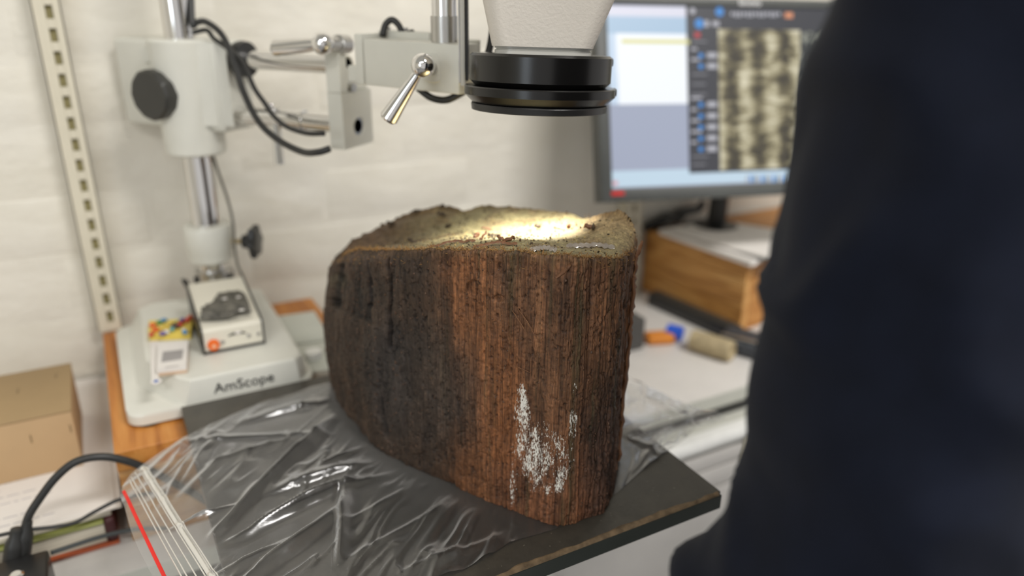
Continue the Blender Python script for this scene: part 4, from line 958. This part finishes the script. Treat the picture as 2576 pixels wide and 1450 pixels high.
obj('tiny_print', bm, simple('pale_print', srgb(170, 165, 160), .6), card)
# white tiles and a small steel cap at the right of the base
for i, (px4, hh, lab) in enumerate(((((742, 832), (785, 822), (768, 770), (724, 778)), .008, 'flat white tile against the right side of the stand base, rear one'), (((752, 880), (808, 868), (790, 830), (744, 838)), .008, 'flat white tile against the right side of the stand base, front one'))):
    q = [[Vector((.1655, .838, 0)), Vector((.207, .832, 0)), Vector((.212, .925, 0)), Vector((.1655, .93, 0))], [Vector((.1655, .758, 0)), Vector((.209, .752, 0)), Vector((.211, .826, 0)), Vector((.1655, .832, 0))]][i]
    bm = BM(); prism(bm, [(a.x, a.y) for a in q], -.0156, -.0156+hh, .0006); toporig(tag(obj('white_tile', bm, M['grey']), lab, 'tile', 'white tiles beside the stand'))
p = onz(789, 915, -.0156); p.x = max(p.x, .176); p.y = max(p.y, .742)
bm = BM(); lathe(bm, (p.x, p.y, -.0156), UP, [(.0100, 0), (.0100, .014), (.009, .016), (.0001, .016)], 32); toporig(tag(obj('steel_cap', bm, M['alu'], None, radians(40)), 'small round metal cap beside the front white tile', 'cap'))

# ---------------------------------------------------------------- left: books, papers, box
t = thing('book', 'thick book with red cover, top sheets over it, left of the wood block', 'book', (-.17, .84, DZ))
KX0, KX1, KY0, KY1 = -.33, -.047, .703, .985
mpage = MT('book_pages'); mpage.base(mpage.ramp(mpage.noise(1, 3, .6, mpage.coord((3, 3, 900))), [(.35, srgb(176, 168, 150)), (.65, srgb(222, 214, 196))])); mpage.b.inputs['Roughness'].default_value = .8
bm = BM(); box(bm, (KX0, KY0-.004, DZ+.0002), (KX1, KY1, DZ+.0035), .0006, 1); obj('back_cover', bm, simple('orange_cover', srgb(190, 92, 50), .5), t)
bm = BM(); box(bm, (KX0+.004, KY0, DZ+.0036), (KX1-.010, KY1-.004, DZ+.026), .0006, 1); obj('page_block', bm, mpage.m, t)
bm = BM(); box(bm, (KX1-.0095, KY0-.003, DZ+.0036), (KX1, KY1, DZ+.030), .003, 3); obj('spine', bm, simple('maroon_spine', srgb(70, 32, 34), .5), t)
bm = BM(); box(bm, (KX0, KY0-.003, DZ+.0262), (KX1-.0098, KY1, DZ+.0290), .0006, 1); obj('front_cover', bm, simple('green_cover', srgb(146, 150, 84), .5), t)
bm = BM(); box(bm, (KX0+.01, KY0+.002, DZ+.0302), (KX1-.002, KY1-.01, DZ+.0362), .001, 1)
toporig(tag(obj('notebook', bm, mpage.m), 'thin cream notebook lying between the thick book and the loose sheets', 'notebook'))
zp = DZ+.0363
for i, (dx, dy, rz, dz_, lab) in enumerate(((0, 0, 0, 0, 'lower white printed sheet sticking out under the cardboard box'), (-.004, .004, .02, .0006, 'topmost white printed sheet under the cardboard box'))):
    bm = BM(); Mq = Matrix.Translation((-.19+dx, .842+dy, 0)) @ Matrix.Rotation(rz, 4, 'Z')
    vs = box(bm, (-.145, -.137, zp+dz_), (.1505 if i == 0 else .147, .158, zp+dz_+.0005), 0, 1, Mq)
    sh = thing('paper_sheet', lab, 'paper', (-.19, .842, zp+dz_), 'loose printed sheets'); obj('sheet', bm, M['paper'], sh)
    if i == 1:
        bm = BM()
        for r in range(7):
            y = -.125+r*.0125
            x = -.12
            while x < .09-(r % 3)*.02:
                wd = random.uniform(.004, .012); box(bm, (x, y, zp+dz_+.0005), (x+wd, y+.0014, zp+dz_+.00065), 0, 1, Mq); x += wd+.0025
        obj('print_lines', bm, simple('faded_print', srgb(178, 174, 176), .7), sh)
box_t = thing('cardboard_box', 'tan cardboard box on the papers in the left corner', 'box', (-.21, .86, zp+.0012))
cb0, cb1 = zp+.0012, -.014
bm = BM(); box(bm, (-.36, .797, cb0), (-.0705, .913, cb1-.0006), .0012, 2); obj('carton', bm, M['card'], box_t)
bm = BM(); box(bm, (-.3605, .7965, cb1-.0004), (-.070, .9135, cb1+.0016), .0008, 2); obj('lid', bm, M['cardtop'], box_t)
for (x, z_) in ((-.11, -.040), (-.155, -.052), (-.075, -.038)):
    bm = BM(); box(bm, (x, .7966, z_), (x+.0012, .7972, z_+.009)); obj('staple', bm, simple('staple_wire', srgb(150, 128, 96), .4, .5), box_t)
for (x, y) in ((-.12, .86), (-.085, .88)):
    bm = BM(); box(bm, (x, y, cb1+.0016), (x+.0012, y+.009, cb1+.0021)); obj('staple', bm, simple('staple_wire', srgb(130, 110, 80), .4, .5), box_t)

# black adapter and plugs, lower left
t = thing('power_adapter', 'black mains adapter box at the front left desk edge', 'adapter', (-.16, .66, DZ))
c_ = onz(122, 1380, -.084)
bm = BM(); box(bm, (c_.x-.10, c_.y-.075, DZ+.0002), (c_.x, c_.y, -.084), .003, 3); obj('adapter_case', bm, M['black'], t)
bm = BM(); p = onz(42, 1452, -.084); lathe(bm, p, UP, [(.006, 0), (.006, .002), (.004, .0035)], 24); obj('button', bm, M['chrome'], t)
for (x, y, r, lab) in ((36, 1372, .0085, 'black cable plug behind the adapter box, left one'), (62, 1352, .0060, 'black cable plug behind the adapter box, right one')):
    p = onv(x, y+22, .684); q_ = onv(x+8, y-40, .686)
    bm = BM(); lathe(bm, p, q_-p, [(r, -.010), (r, .006), (r*.95, .012), (r*.7, .016), (r*.65, (q_-p).length), (r*.4, (q_-p).length+.001)], 20); toporig(tag(obj('cable_plug', bm, M['rubber'], None, radians(40)), lab, 'plug', 'plugs behind the adapter'))
cable([(x, y, DV_(x, y, v)) for x, y, v in ((58, 1345, .686), (72, 1300, .687), (98, 1258, .688), (140, 1203, .688), (190, 1163, .688), (250, 1150, .688), (310, 1158, .688), (370, 1180, .688), (430, 1212, .688), (500, 1250, .688), (560, 1290, .688))], .0036, 'thick black cable arching from the adapter plugs to behind the bag', mat=M['rubber'])
cable([(x, y, DV_(x, y, .691)) for x, y in ((-20, 1352), (60, 1335), (140, 1326), (190, 1315), (235, 1290), (280, 1266), (300, 1258), (345, 1246), (420, 1240))], .0018, 'thin black wire crossing in front of the book')
cable([(x, y, DV_(x, y, .685)) for x, y in ((128, 1392), (170, 1378), (230, 1358), (290, 1342), (345, 1332), (420, 1330))], .0022, 'grey-black wire on the desk below the book', mat=simple('grey_rubber', srgb(62, 66, 66), .45))

# ---------------------------------------------------------------- right: riser, monitor, papers
RZ = radians(7); rc = Vector((.851, .789, 0)); ex = Vector((cos(RZ), sin(RZ), 0)); ey = Vector((-sin(RZ), cos(RZ), 0))
riser = thing('monitor_riser', 'striped laminated bamboo monitor riser on the desk by the wall', 'riser', (rc.x+.2, rc.y+.1, DZ))
Mx = frame(rc, ex); nb = 8; hb_ = (0-DZ)/nb
RL, RD = .215, .42
RL = (WV-.004-rc.y)/cos(RZ)-.0
maxd = (WV-.004-rc.y-RD*sin(RZ))/cos(RZ)
for i in range(nb):
    zl = DZ+i*hb_
    for (x0, x1, y0, y1, nm) in ((0, .016, .0, RL, 'side_slat'), (.0165, RD, 0, .014, 'front_slat')):
        bm = BM(); o_ = random.uniform(0, .0007)
        box(bm, (x0-o_ if nm == 'side_slat' else x0, y0-(o_ if nm != 'side_slat' else 0), zl+.0004), (x1, y1, zl+hb_-.0004), .0010, 1, Mx); obj(nm, bm, M['bamboo_y'] if nm == 'side_slat' else M['bamboo'], riser)
bm = BM(); 
qd = [(.0165, .0145), (RD, .0145), (RD, maxd-.001), (.0165, RL-.008)]
lo_ = [Mx @ Vector((x, y, -.012)) for x, y in qd]; hi_ = [Mx @ Vector((x, y, -.0003)) for x, y in qd]; loft(bm, [lo_, hi_]); obj('top_panel', bm, M['bamboo'], riser)
bm = BM(); box(bm, (RD-.016, .0145, DZ), (RD, maxd-.002, -.0125), 0, 1, Mx); obj('end_panel', bm, M['bamboo_y'], riser)
# monitor
LB = P(1513, 511, 1.04); RBp = P(1990, 490, 1.109)
mx = (RBp-LB).normalized(); vv = (LB-CAMP); 
lo, hi = .8, 1.3
for _ in range(50):
    m_ = (lo+hi)/2; q_ = P(1496, -14, m_)
    if (q_-LB).dot(mx) > 0: hi = m_
    else: lo = m_
LT = P(1496, -14, lo); 
# keep the panel near upright, tilted back a little
ang_n = None
my = (LT-LB); 
def solve_top(x, y):
    best = None
    for k_ in np.linspace(.95, 1.25, 1200):
        q_ = P(x, y, k_); e_ = abs((q_-LB).normalized().dot(mx))
        if best is None or e_ < best[0]: best = (e_, q_)
    return best[1]
LT = solve_top(1496, -14); my = (LT-LB).normalized(); MHh = (LT-LB).length; mz = mx.cross(my).normalized()   # mz towards the viewer
if mz.dot(CAMP-LB) < 0: mz = -mz
MW = MHh*1.62
Mm = Matrix((mx, my, mz)).transposed().to_4x4(); Mm.translation = LB
sx_ = lambda f: Mm @ f
mon = thing('computer_monitor', 'dark grey computer monitor showing a micrograph, on the bamboo riser', 'monitor', (LB.x+.22, LB.y-.02, .0005))
def mbox(name, x0, x1, y0, y1, z0_, z1_, mat, parent=mon, bev=.0, seg=2):
    bm = BM(); box(bm, (x0, y0, z0_), (x1, y1, z1_), bev, seg, Mm); return obj(name, bm, mat, parent)
pxm = MHh/524.0     # metres per photo pixel on the panel's left side
bl, bb, bt = 33*pxm, 36*pxm, 22*pxm
bm = BM(); box(bm, (0, 0, -.03), (bl, MHh, 0), .002, 2, Mm); box(bm, (MW-bl, 0, -.03), (MW, MHh, 0), .002, 2, Mm); box(bm, (bl-.001, 0, -.03), (MW-bl+.001, bb, 0), .002, 2, Mm); box(bm, (bl-.001, MHh-bt, -.03), (MW-bl+.001, MHh, 0), .002, 2, Mm); obj('bezel', bm, M['bezel'], mon)
mbox('rear_shell', .01, MW-.01, .01, MHh-.01, -.055, -.0305, M['black'], mon, .01)
SX0, SX1, SY0, SY1 = bl, MW-bl, bb, MHh-bt
scr = mbox('screen', SX0-.001, SX1+.001, SY0-.001, SY1+.001, -.008, -.004, emis('screen_backdrop', srgb(178, 186, 208), .80).m)
SWd = SX1-SX0; SHt = SY1-SY0
ux = lambda x, y: None
def s_xy(x, y):
    """photo pixel -> panel coordinates"""
    d_ = ray(x, y); t_ = (LB-CAMP).dot(mz)/d_.dot(mz); q_ = CAMP+d_*t_-LB; return q_.dot(mx), q_.dot(my)
def panel(name, xa, ya, xb, yb, mat, lay=1):
    x0, y0 = s_xy(xa, yb); x1, _ = s_xy(xb, ya); _, y1 = s_xy(xa, ya)
    bm = BM(); box(bm, (x0, y0, -.0040+.0003*(lay-1)), (x1, y1, -.0040+.0003*lay-.00003), 0, 1, Mm); return obj(name, bm, mat, scr)
E_ = lambda n_, c, s_=.92: emis(n_, srgb(*c), s_).m
panel('title_bar', 1530, 12, 1740, 38, E_('screen_title', (226, 226, 240)))
panel('ribbon_bar', 1530, 38, 1740, 82, E_('screen_ribbon', (176, 202, 226)))
panel('window_page', 1555, 82, 1738, 262, E_('screen_page', (246, 250, 255), .98))
panel('window_margin', 1531, 82, 1554.5, 262, E_('screen_margin', (205, 224, 244)))
panel('highlight_line', 1566, 97, 1738, 108, E_('screen_yellow', (232, 228, 160)), 2)
panel('task_bar', 1531, 431, 2240, 472, E_('screen_taskbar', (200, 222, 238)))
dk = panel('dark_panel', 1737, 8, 2240, 436, E_('screen_dark', (62, 63, 70), .9), 2)
mic = emis('screen_micrograph', (0, 0, 0, 1), 1.0)
nzv = mic.coord((1, 1, 1)); wv = mic.noise(1.0, 5, .6, mic.coord((34, 34, 8)), .8); cell = mic.noise(1.0, 4, .6, mic.coord((30, 30, 75)), .5)
sep = mic.n('ShaderNodeVectorMath', operation='DOT_PRODUCT'); mic.l(mic.coord(), sep.inputs[0]); sep.inputs[1].default_value = tuple(mx)
wv0 = mic.math('SINE', mic.math('ADD', mic.math('MULTIPLY', sep.outputs['Value'], 2*pi/(80*pxm)), mic.math('MULTIPLY', wv, 1.6)))
sm = mic.math('ADD', mic.math('ADD', mic.math('MULTIPLY', wv, .34), mic.math('MULTIPLY', cell, .66)), mic.math('MULTIPLY', wv0, .08))
mic.l(mic.ramp(sm, [(.39, srgb(62, 57, 46)), (.47, srgb(108, 100, 74)), (.54, srgb(164, 155, 124)), (.66, srgb(214, 207, 180))]), mic.b.inputs['Emission Color'])
panel('micrograph', 1815, 72, 2016, 428, mic.m, 3)
side = emis('screen_histogram', (0, 0, 0, 1), 1.0)
side.l(side.ramp(side.noise(1.0, 4, .7, side.coord((90, 90, 60))), [(.5, srgb(46, 50, 52)), (.62, srgb(150, 152, 140))]), side.b.inputs['Emission Color'])
panel('micrograph_edge', 2020, 78, 2075, 430, side.m, 3)
wt = E_('screen_text', (188, 188, 196), .85); bl_ = E_('screen_blue_icon', (60, 140, 215)); rd = E_('screen_red_icon', (190, 60, 70))
def dot(x, y, r, mat, lay=3):
    a, b = s_xy(x, y); bm = BM(); lathe(bm, Mm @ Vector((a, b, -.0040+.0003*(lay-1))), mz, [(r*pxm, 0), (r*pxm, .00025)], 24); return obj('icon', bm, mat, scr)
dot(1813, 28, 12, bl_); dot(1762, 58, 13, bl_); dot(1745, 26, 8, wt)
panel('icon', 1750, 80, 1764, 93, rd, 3); panel('icon', 1775, 50, 1786, 66, wt, 3); panel('icon', 1795, 52, 1812, 64, wt, 3)
panel('icon', 1978, 30, 1998, 44, E_('screen_orange_icon', (225, 150, 110)), 3)
for i in range(13): panel('icon', 1842+i*9.8, 29, 1848+i*9.8, 41 if i % 3 else 38, wt, 3)
for i, y in enumerate((139, 166, 263, 292, 320, 348, 375)):
    dot(1766, y, 7, bl_); panel('number_box', 1782, y-8, 1806, y+6, wt, 3); panel('text_line', 1741, y-20, 1756+(i % 3)*6, y-14, wt, 3)
for y in (101, 184, 209, 235, 392, 412): panel('text_line', 1744, y, 1784-(y % 7), y+4, E_('screen_dim_text', (135, 135, 142), .8), 3)
for i in range(12): panel('task_icon', 1880+i*9.5, 442, 1886+i*9.5, 458, [wt, bl_, E_('task_grey', (120, 130, 140))][i % 3], 3)
panel('task_icon', 1545, 456, 1556, 466, E_('screen_pale_red', (222, 150, 160)), 3)
a, b = s_xy(1538, 493); bm = BM(); box(bm, (a, b, .0001), (a+36*pxm, b+11*pxm, .0009), .0004, 1, Mm); rl_ = obj('red_badge', bm, simple('red_badge', (.65, .02, .02, 1), .4), mon); rl_['label'] = 'small red badge on the lower bezel'
a, b = s_xy(1858, 14); text_mesh('lenovo', 24*pxm, .0003, simple('white_print', (.85, .85, .85, 1), .5), 'bezel_lettering', Mm @ Matrix.Translation((a, b, .0004)), mon)
# monitor foot on the riser
fc = onz(1712, 560, .0); fc = Vector((fc.x, min(fc.y, .93), .0))
fc.x = .915; fc.y = .935
bm = BM(); lathe(bm, fc, UP, [(.054, .0002), (.056, .003), (.054, .009), (.04, .014), (.03, .018)], 48); obj('round_foot', bm, M['black'], mon)
nk = LB+mx*(MW*.62)+my*(MHh*.35)-mz*.057
bm = BM(); tube(bm, [fc+UP*.014, fc+UP*.07+(nk-fc)*.15, nk-UP*.02, nk+UP*.01], .016, 12, 6); obj('neck', bm, M['black'], mon)
arm_a = P(1625, 565, 1.06); 
bm = BM(); sliver(bm, onz(1622, 572, .006), onz(1770, 520, .03), .035, .016, UP, .05, 10); obj('foot_arm', bm, M['black'], mon, radians(40))
# papers on the riser
def sheetstack(px4, z0_, h_, name, label, mat=None, cat='paper', group=None):
    q = [onz(x, y, z0_) for x, y in px4]; q = [Vector((p.x, min(p.y, WV-.02), z0_)) for p in q]; bm = BM(); prism(bm, [(p.x, p.y) for p in q], z0_, z0_+h_, 0); o = obj(name, bm, mat or M['paper']); toporig(o); return tag(o, label, cat, group)
sheetstack([(1657, 590), (1888, 672), (1990, 640), (1760, 570)], .0002, .0085, 'paper_stack', 'lower white booklet at the edge of the bamboo riser', cat='booklet')
sheetstack([(1690, 582), (1935, 662), (2030, 600), (1800, 560)], .0090, .0020, 'document_folder', 'dark grey folder between the white papers on the riser', M['bezel'], 'folder')
sheetstack([(1684, 584), (1940, 656), (2030, 596), (1790, 555)], .0112, .0035, 'paper_stack', 'upper white paper pile lying on the riser folder', cat='paper')
# oddments on the desk in front of the riser
t = thing('keyboard', 'black computer keyboard standing on edge along the riser side', 'keyboard', (.75, .83, DZ))
ka = onz(1618, 800, -.117); kb = onz(1852, 880, -.117); ka = rc-ex*.030+ey*.165; kb = rc-ex*.030-ey*.02; ka.z = kb.z = DZ
Mk = frame(ka, kb-ka); LK = (kb-ka).length
bm = BM(); box(bm, (0, -.013, .0003), (LK, .013, .020), .003, 2, Mk); obj('keyboard_case', bm, M['black'], t)
for i in range(13):
    for j in range(2):
        bm = BM(); box(bm, (i*LK/13+.001, -.011+j*.0115, .0202), ((i+1)*LK/13-.001, -.001+j*.0115, .0235), .001, 1, Mk); obj('key', bm, M['knob'], t)
p = onz(1592, 884, DZ); bm = BM(); box(bm, (p.x-.02, p.y, DZ+.0002), (p.x+.020, p.y+.045, DZ+.050), .001, 1, None); toporig(tag(obj('dark_grey_box', bm, simple('charcoal_box', srgb(76, 74, 72), .6)), 'small dark grey box half hidden behind the right edge of the timber', 'box'))
p = onz(1655, 862, DZ); bm = BM(); box(bm, (-.020, -.012, 0), (.024, .014, .015), .005, 3, frame(p+UP*.0003, (cos(-.35), sin(-.35), 0))); toporig(tag(obj('orange_eraser', bm, simple('orange_rubber', srgb(214, 132, 44), .6)), 'orange eraser on the white desk beside the dark box', 'eraser'))
p = onz(1690, 858, DZ); bm = BM(); lathe(bm, p+UP*.0125+ex*.006, (-.5, .86, 0), [(.008, -.012), (.012, -.010), (.012, .012), (.007, .014)], 24); toporig(tag(obj('blue_cap', bm, simple('blue_plastic', srgb(40, 90, 205), .35), None, radians(40)), 'bright blue bottle cap behind the orange eraser', 'cap'))
p = onz(1790, 895, DZ); bm = BM(); 
ax = (onz(1840, 900, DZ)-onz(1745, 870, DZ)).normalized(); q0 = p-ax*.035+UP*.0165
lathe(bm, q0, ax, [(.010, .0), (.0155, .002), (.016, .03), (.0155, .062), (.0150, .066), (.010, .066), (.008, .060), (.0, .058)], 36, cap=False)
for v in bm.verts: v.co += (v.co-q0).normalized()*float(vnoise(v.co.x*180, v.co.y*180, v.co.z*180)-.5)*.002
toporig(tag(obj('tape_roll', bm, simple('beige_tape', srgb(176, 160, 126), .7, var=.25, vscale=90, bump=.4), None, radians(50)), 'beige crumpled roll lying on the white desk', 'roll'))
t = thing('mesh_pouch', 'dark grey speckled pouch on the desk against the riser corner', 'pouch', onz(1890, 900, DZ))
mp = MT('speckled_dark_cloth'); mp.base(mp.ramp(mp.noise(260, 4, .8), [(.5, srgb(48, 52, 58)), (.7, srgb(110, 112, 116))])); mp.b.inputs['Roughness'].default_value = .6
bm = BM(); Mp = frame(onz(1890, 905, DZ), (cos(-1.1), sin(-1.1), 0)); box(bm, (-.055, -.004, .0005), (.07, .055, .026), .008, 3, Mp); bmesh.ops.subdivide_edges(bm, edges=bm.edges[:], cuts=2, use_grid_fill=True)
for v in bm.verts:
    if v.co.z > DZ+.003: v.co += Vector((0, 0, float(fbm(v.co.x*50, v.co.y*50, 0, 3, 4)-.5)*.012))
obj('pouch_body', bm, mp.m, t, True)
bm = BM(); box(bm, (-.05, .0, .0265), (.06, .006, .029), .001, 1, Mp); obj('zipper', bm, M['steel'], t)
# ---------------------------------------------------------------- person at the right
def at(R_, D_, h_): return RH*R_+FH*D_+UP*(FZ+h_)
def skin_mesh(chains, rad, sub=2):
    """chains: lists of joint names; rad: name -> (pos, radius)"""
    names = list(rad); me = bpy.data.meshes.new('s'); ed = set()
    for ch in chains:
        for a, b in zip(ch, ch[1:]): ed.add((names.index(a), names.index(b)))
    me.from_pydata([tuple(rad[n_][0]) for n_ in names], list(ed), []); o = bpy.data.objects.new('s', me); COL.objects.link(o)
    md = o.modifiers.new('Skin', 'SKIN'); md.use_smooth_shade = True
    for i, n_ in enumerate(names):
        r = rad[n_][1]; sv = me.skin_vertices[0].data[i]; sv.radius = r if isinstance(r, tuple) else (r, r); sv.use_root = (i == 0)
    s2 = o.modifiers.new('Sub', 'SUBSURF'); s2.levels = sub; s2.render_levels = sub
    dg = bpy.context.evaluated_depsgraph_get(); out = bpy.data.meshes.new_from_object(o.evaluated_get(dg)); bpy.data.objects.remove(o); return out
TR, TD = .385, .36
J = {'pelvis': (at(TR, TD, .92), (.105, .085)), 'belly': (at(TR, TD+.01, 1.04), (.12, .09)), 'chest': (at(TR, TD+.02, 1.22), (.125, .09)), 'upchest': (at(TR, TD+.02, 1.33), (.11, .075)), 'neck': (at(TR, TD+.03, 1.43), .052), 'skull': (at(TR, TD+.06, 1.49), .055),
     'sh_l': (at(.215, .315, 1.335), .046), 'el_l': (at(.160, .270, 1.03), .042), 'wr_l': (at(.300, .47, .995), .028), 'pa_l': (at(.345, .53, 1.0), (.036, .018)),
     'sh_r': (at(.555, TD+.0, 1.335), .046), 'el_r': (at(.60, TD-.02, 1.05), .042), 'wr_r': (at(.53, TD+.22, 1.02), .028), 'pa_r': (at(.50, TD+.29, 1.03), (.036, .018)),
     'hip_l': (at(TR-.08, TD, .84), .082), 'kn_l': (at(TR-.10, TD+.02, .48), .056), 'an_l': (at(TR-.10, TD, .09), .038), 'to_l': (at(TR-.11, TD+.15, .03), .03),
     'hip_r': (at(TR+.08, TD, .84), .082), 'kn_r': (at(TR+.10, TD+.02, .48), .056), 'an_r': (at(TR+.10, TD, .09), .038), 'to_r': (at(TR+.11, TD+.15, .03), .03)}
CHN = [['pelvis', 'belly', 'chest', 'upchest', 'neck', 'skull'], ['upchest', 'sh_l', 'el_l', 'wr_l', 'pa_l'], ['upchest', 'sh_r', 'el_r', 'wr_r', 'pa_r'], ['pelvis', 'hip_l', 'kn_l', 'an_l', 'to_l'], ['pelvis', 'hip_r', 'kn_r', 'an_r', 'to_r']]
person = thing('person', 'person in a dark navy jacket standing close by on the right', 'person', tuple(at(TR, TD, 0)))
body = skin_mesh(CHN, J, 2); bb_ = bmesh.new(); bb_.from_mesh(body)
hc_ = at(TR, TD+.075, 1.56)
def ball(bm, c, sx1, sy1, sz1, seg=24):
    Mb = Matrix((RH, FH, UP)).transposed().to_4x4(); Mb.translation = c
    bmesh.ops.create_uvsphere(bm, u_segments=seg, v_segments=seg//2, radius=1, matrix=Mb @ Matrix.Diagonal((sx1, sy1, sz1, 1)))
ball(bb_, hc_, .074, .095, .112); ball(bb_, hc_+FH*.045-UP*.055, .050, .050, .050)      # skull and jaw
ball(bb_, hc_+FH*.098-UP*.012, .012, .018, .024, 12)                                      # nose
for sg in (-1, 1): ball(bb_, hc_+RH*sg*.076-UP*.005, .007, .016, .030, 12)
for sd_, pal, wr in (('l', J['pa_l'][0], J['wr_l'][0]), ('r', J['pa_r'][0], J['wr_r'][0])):
    ax = (pal-wr).normalized(); sidev = ax.cross(UP).normalized()
    for k_, (off, L) in enumerate(((-.030, .062), (-.010, .074), (.010, .070), (.028, .054))):
        b0 = pal+ax*.008+sidev*off; m1 = b0+ax*L*.55-UP*.008; e1 = b0+ax*L*.9-UP*.028; tube(bb_, [b0-ax*.012, b0, m1, e1], .0085, 10, 4)
    th0 = wr+ax*.025+sidev*(.03 if sd_ == 'l' else -.03); sg = 1 if sd_ == 'l' else -1
    tube(bb_, [th0-sidev*sg*.012, th0+sidev*sg*.008+ax*.02, th0+sidev*sg*.018+ax*.048-UP*.01], .0098, 10, 4)
bb_.to_mesh(body); bb_.free()
o = bpy.data.objects.new('s', body); COL.objects.link(o); rm = o.modifiers.new('R', 'REMESH'); rm.mode = 'VOXEL'; rm.voxel_size = .006; rm.use_smooth_shade = True
dg = bpy.context.evaluated_depsgraph_get(); body2 = bpy.data.meshes.new_from_object(o.evaluated_get(dg)); bpy.data.objects.remove(o)
skinm = simple('skin', srgb(205, 160, 135), .5, var=.04); link('body', body2, skinm, person, True)
for sg in (-1, 1):
    bm = BM(); ball(bm, hc_+FH*.088+RH*sg*.031+UP*.004, .011, .009, .008, 16); e_ = obj('eye', bm, simple('eye_white', (.8, .8, .78, 1), .2), person, True)
    bm = BM(); ball(bm, hc_+FH*.0955+RH*sg*.031+UP*.004, .0045, .003, .0045, 12); obj('iris', bm, simple('iris', (.05, .035, .02, 1), .2), e_, True)
bm = BM(); ball(bm, hc_+FH*.094-UP*.052, .022, .006, .006, 16); obj('mouth', bm, simple('lips', srgb(170, 95, 85), .5), person, True)
bm = BM(); ball(bm, hc_-FH*.012+UP*.018, .083, .098, .112, 32)
for v in list(bm.verts):
    q_ = v.co-hc_
    if q_.dot(FH) > .05 and q_.z < .055 or q_.z < -.07: bm.verts.remove(v)
for v in bm.verts: v.co += (v.co-hc_).normalized()*float(fbm(v.co.x*60, v.co.y*60, v.co.z*60, 3, 2)-.5)*.01
obj('hair', bm, simple('brown_hair', srgb(60, 44, 34), .6, var=.3, vscale=200), person, True)
# jacket: one cloth surface over torso and sleeves
JK = {'hem': (at(TR, TD, .76), (.19, .145)), 'pelvis': (at(TR, TD, .88), (.180, .135)), 'belly': (at(TR, TD+.01, 1.02), (.170, .125)), 'chest': (at(TR, TD+.02, 1.22), (.172, .125)), 'upchest': (at(TR, TD+.02, 1.34), (.150, .10)), 'collar': (at(TR, TD+.03, 1.42), .072),
      'sh_l': (at(.188, .312, 1.345), .080), 'up_l': (at(.197, .303, 1.22), .075), 'mi_l': (at(.177, .290, 1.13), .073), 'mj_l': (at(.170, .284, 1.085), .074), 'lo_l': (at(.184, .276, 1.035), .070), 'el_l': (at(.138, .264, .955), .084), 'fo_l': (at(.235, .38, .955), .062), 'wr_l': (at(.290, .455, .99), .050),
      'sh_r': (at(.568, TD, 1.345), .078), 'el_r': (at(.60, TD-.02, 1.05), .068), 'wr_r': (at(.54, TD+.19, 1.02), .050)}
jk = skin_mesh([['hem', 'pelvis', 'belly', 'chest', 'upchest', 'collar'], ['upchest', 'sh_l', 'up_l', 'mi_l', 'mj_l', 'lo_l', 'el_l', 'fo_l', 'wr_l'], ['upchest', 'sh_r', 'el_r', 'wr_r']], JK, 4)
nv_ = len(jk.vertices); co = np.empty(nv_*3); jk.vertices.foreach_get('co', co); co = co.reshape(-1, 3); no = np.empty(nv_*3); jk.vertices.foreach_get('normal', no); no = no.reshape(-1, 3)
lr = co @ np.array(RH); fo = co @ np.array(FH); up_ = co[:, 2]
fold = fbm(lr*7+up_*9, fo*7, up_*5-lr*8, 3, 6)-.5; fold2 = np.abs(fbm(lr*11-up_*10, fo*10, up_*9+lr*7, 2, 16)-.5)
co += no*((fold*.022)+np.clip(.12-fold2, 0, 1)*.05)[:, None]; jk.vertices.foreach_set('co', co.reshape(-1)); jk.update()
mj = MT('navy_jacket_cloth'); mj.base(mj.ramp(mj.noise(60, 4), [(.3, (.0036, .0054, .0125, 1)), (.7, (.0050, .0074, .0170, 1))])); mj.b.inputs['Roughness'].default_value = .85; mj.b.inputs['Sheen Weight'].default_value = .05; mj.b.inputs['Specular IOR Level'].default_value = .15
mj.bump(mj.noise(1400, 2), .3, .0004)
link('jacket', jk, mj.m, person, True)
TRO = {'pelvis': (at(TR, TD, .97), .125), 'hip_l': (at(TR-.085, TD, .82), .098), 'kn_l': (at(TR-.10, TD+.02, .48), .075), 'an_l': (at(TR-.10, TD, .12), .062), 'hip_r': (at(TR+.085, TD, .82), .098), 'kn_r': (at(TR+.10, TD+.02, .48), .075), 'an_r': (at(TR+.10, TD, .12), .062)}
tr_ = skin_mesh([['pelvis', 'hip_l', 'kn_l', 'an_l'], ['pelvis', 'hip_r', 'kn_r', 'an_r']], TRO, 2); link('trousers', tr_, simple('dark_trousers', (.02, .02, .025, 1), .8), person, True)
for sg in (-1, 1):
    bm = BM(); q0 = at(TR+sg*.105, TD+.06, 0); Ms = Matrix((RH, FH, UP)).transposed().to_4x4(); Ms.translation = q0; box(bm, (-.05, -.12, .001), (.05, .15, .085), .03, 3, Ms); obj('shoe', bm, M['black'], person)
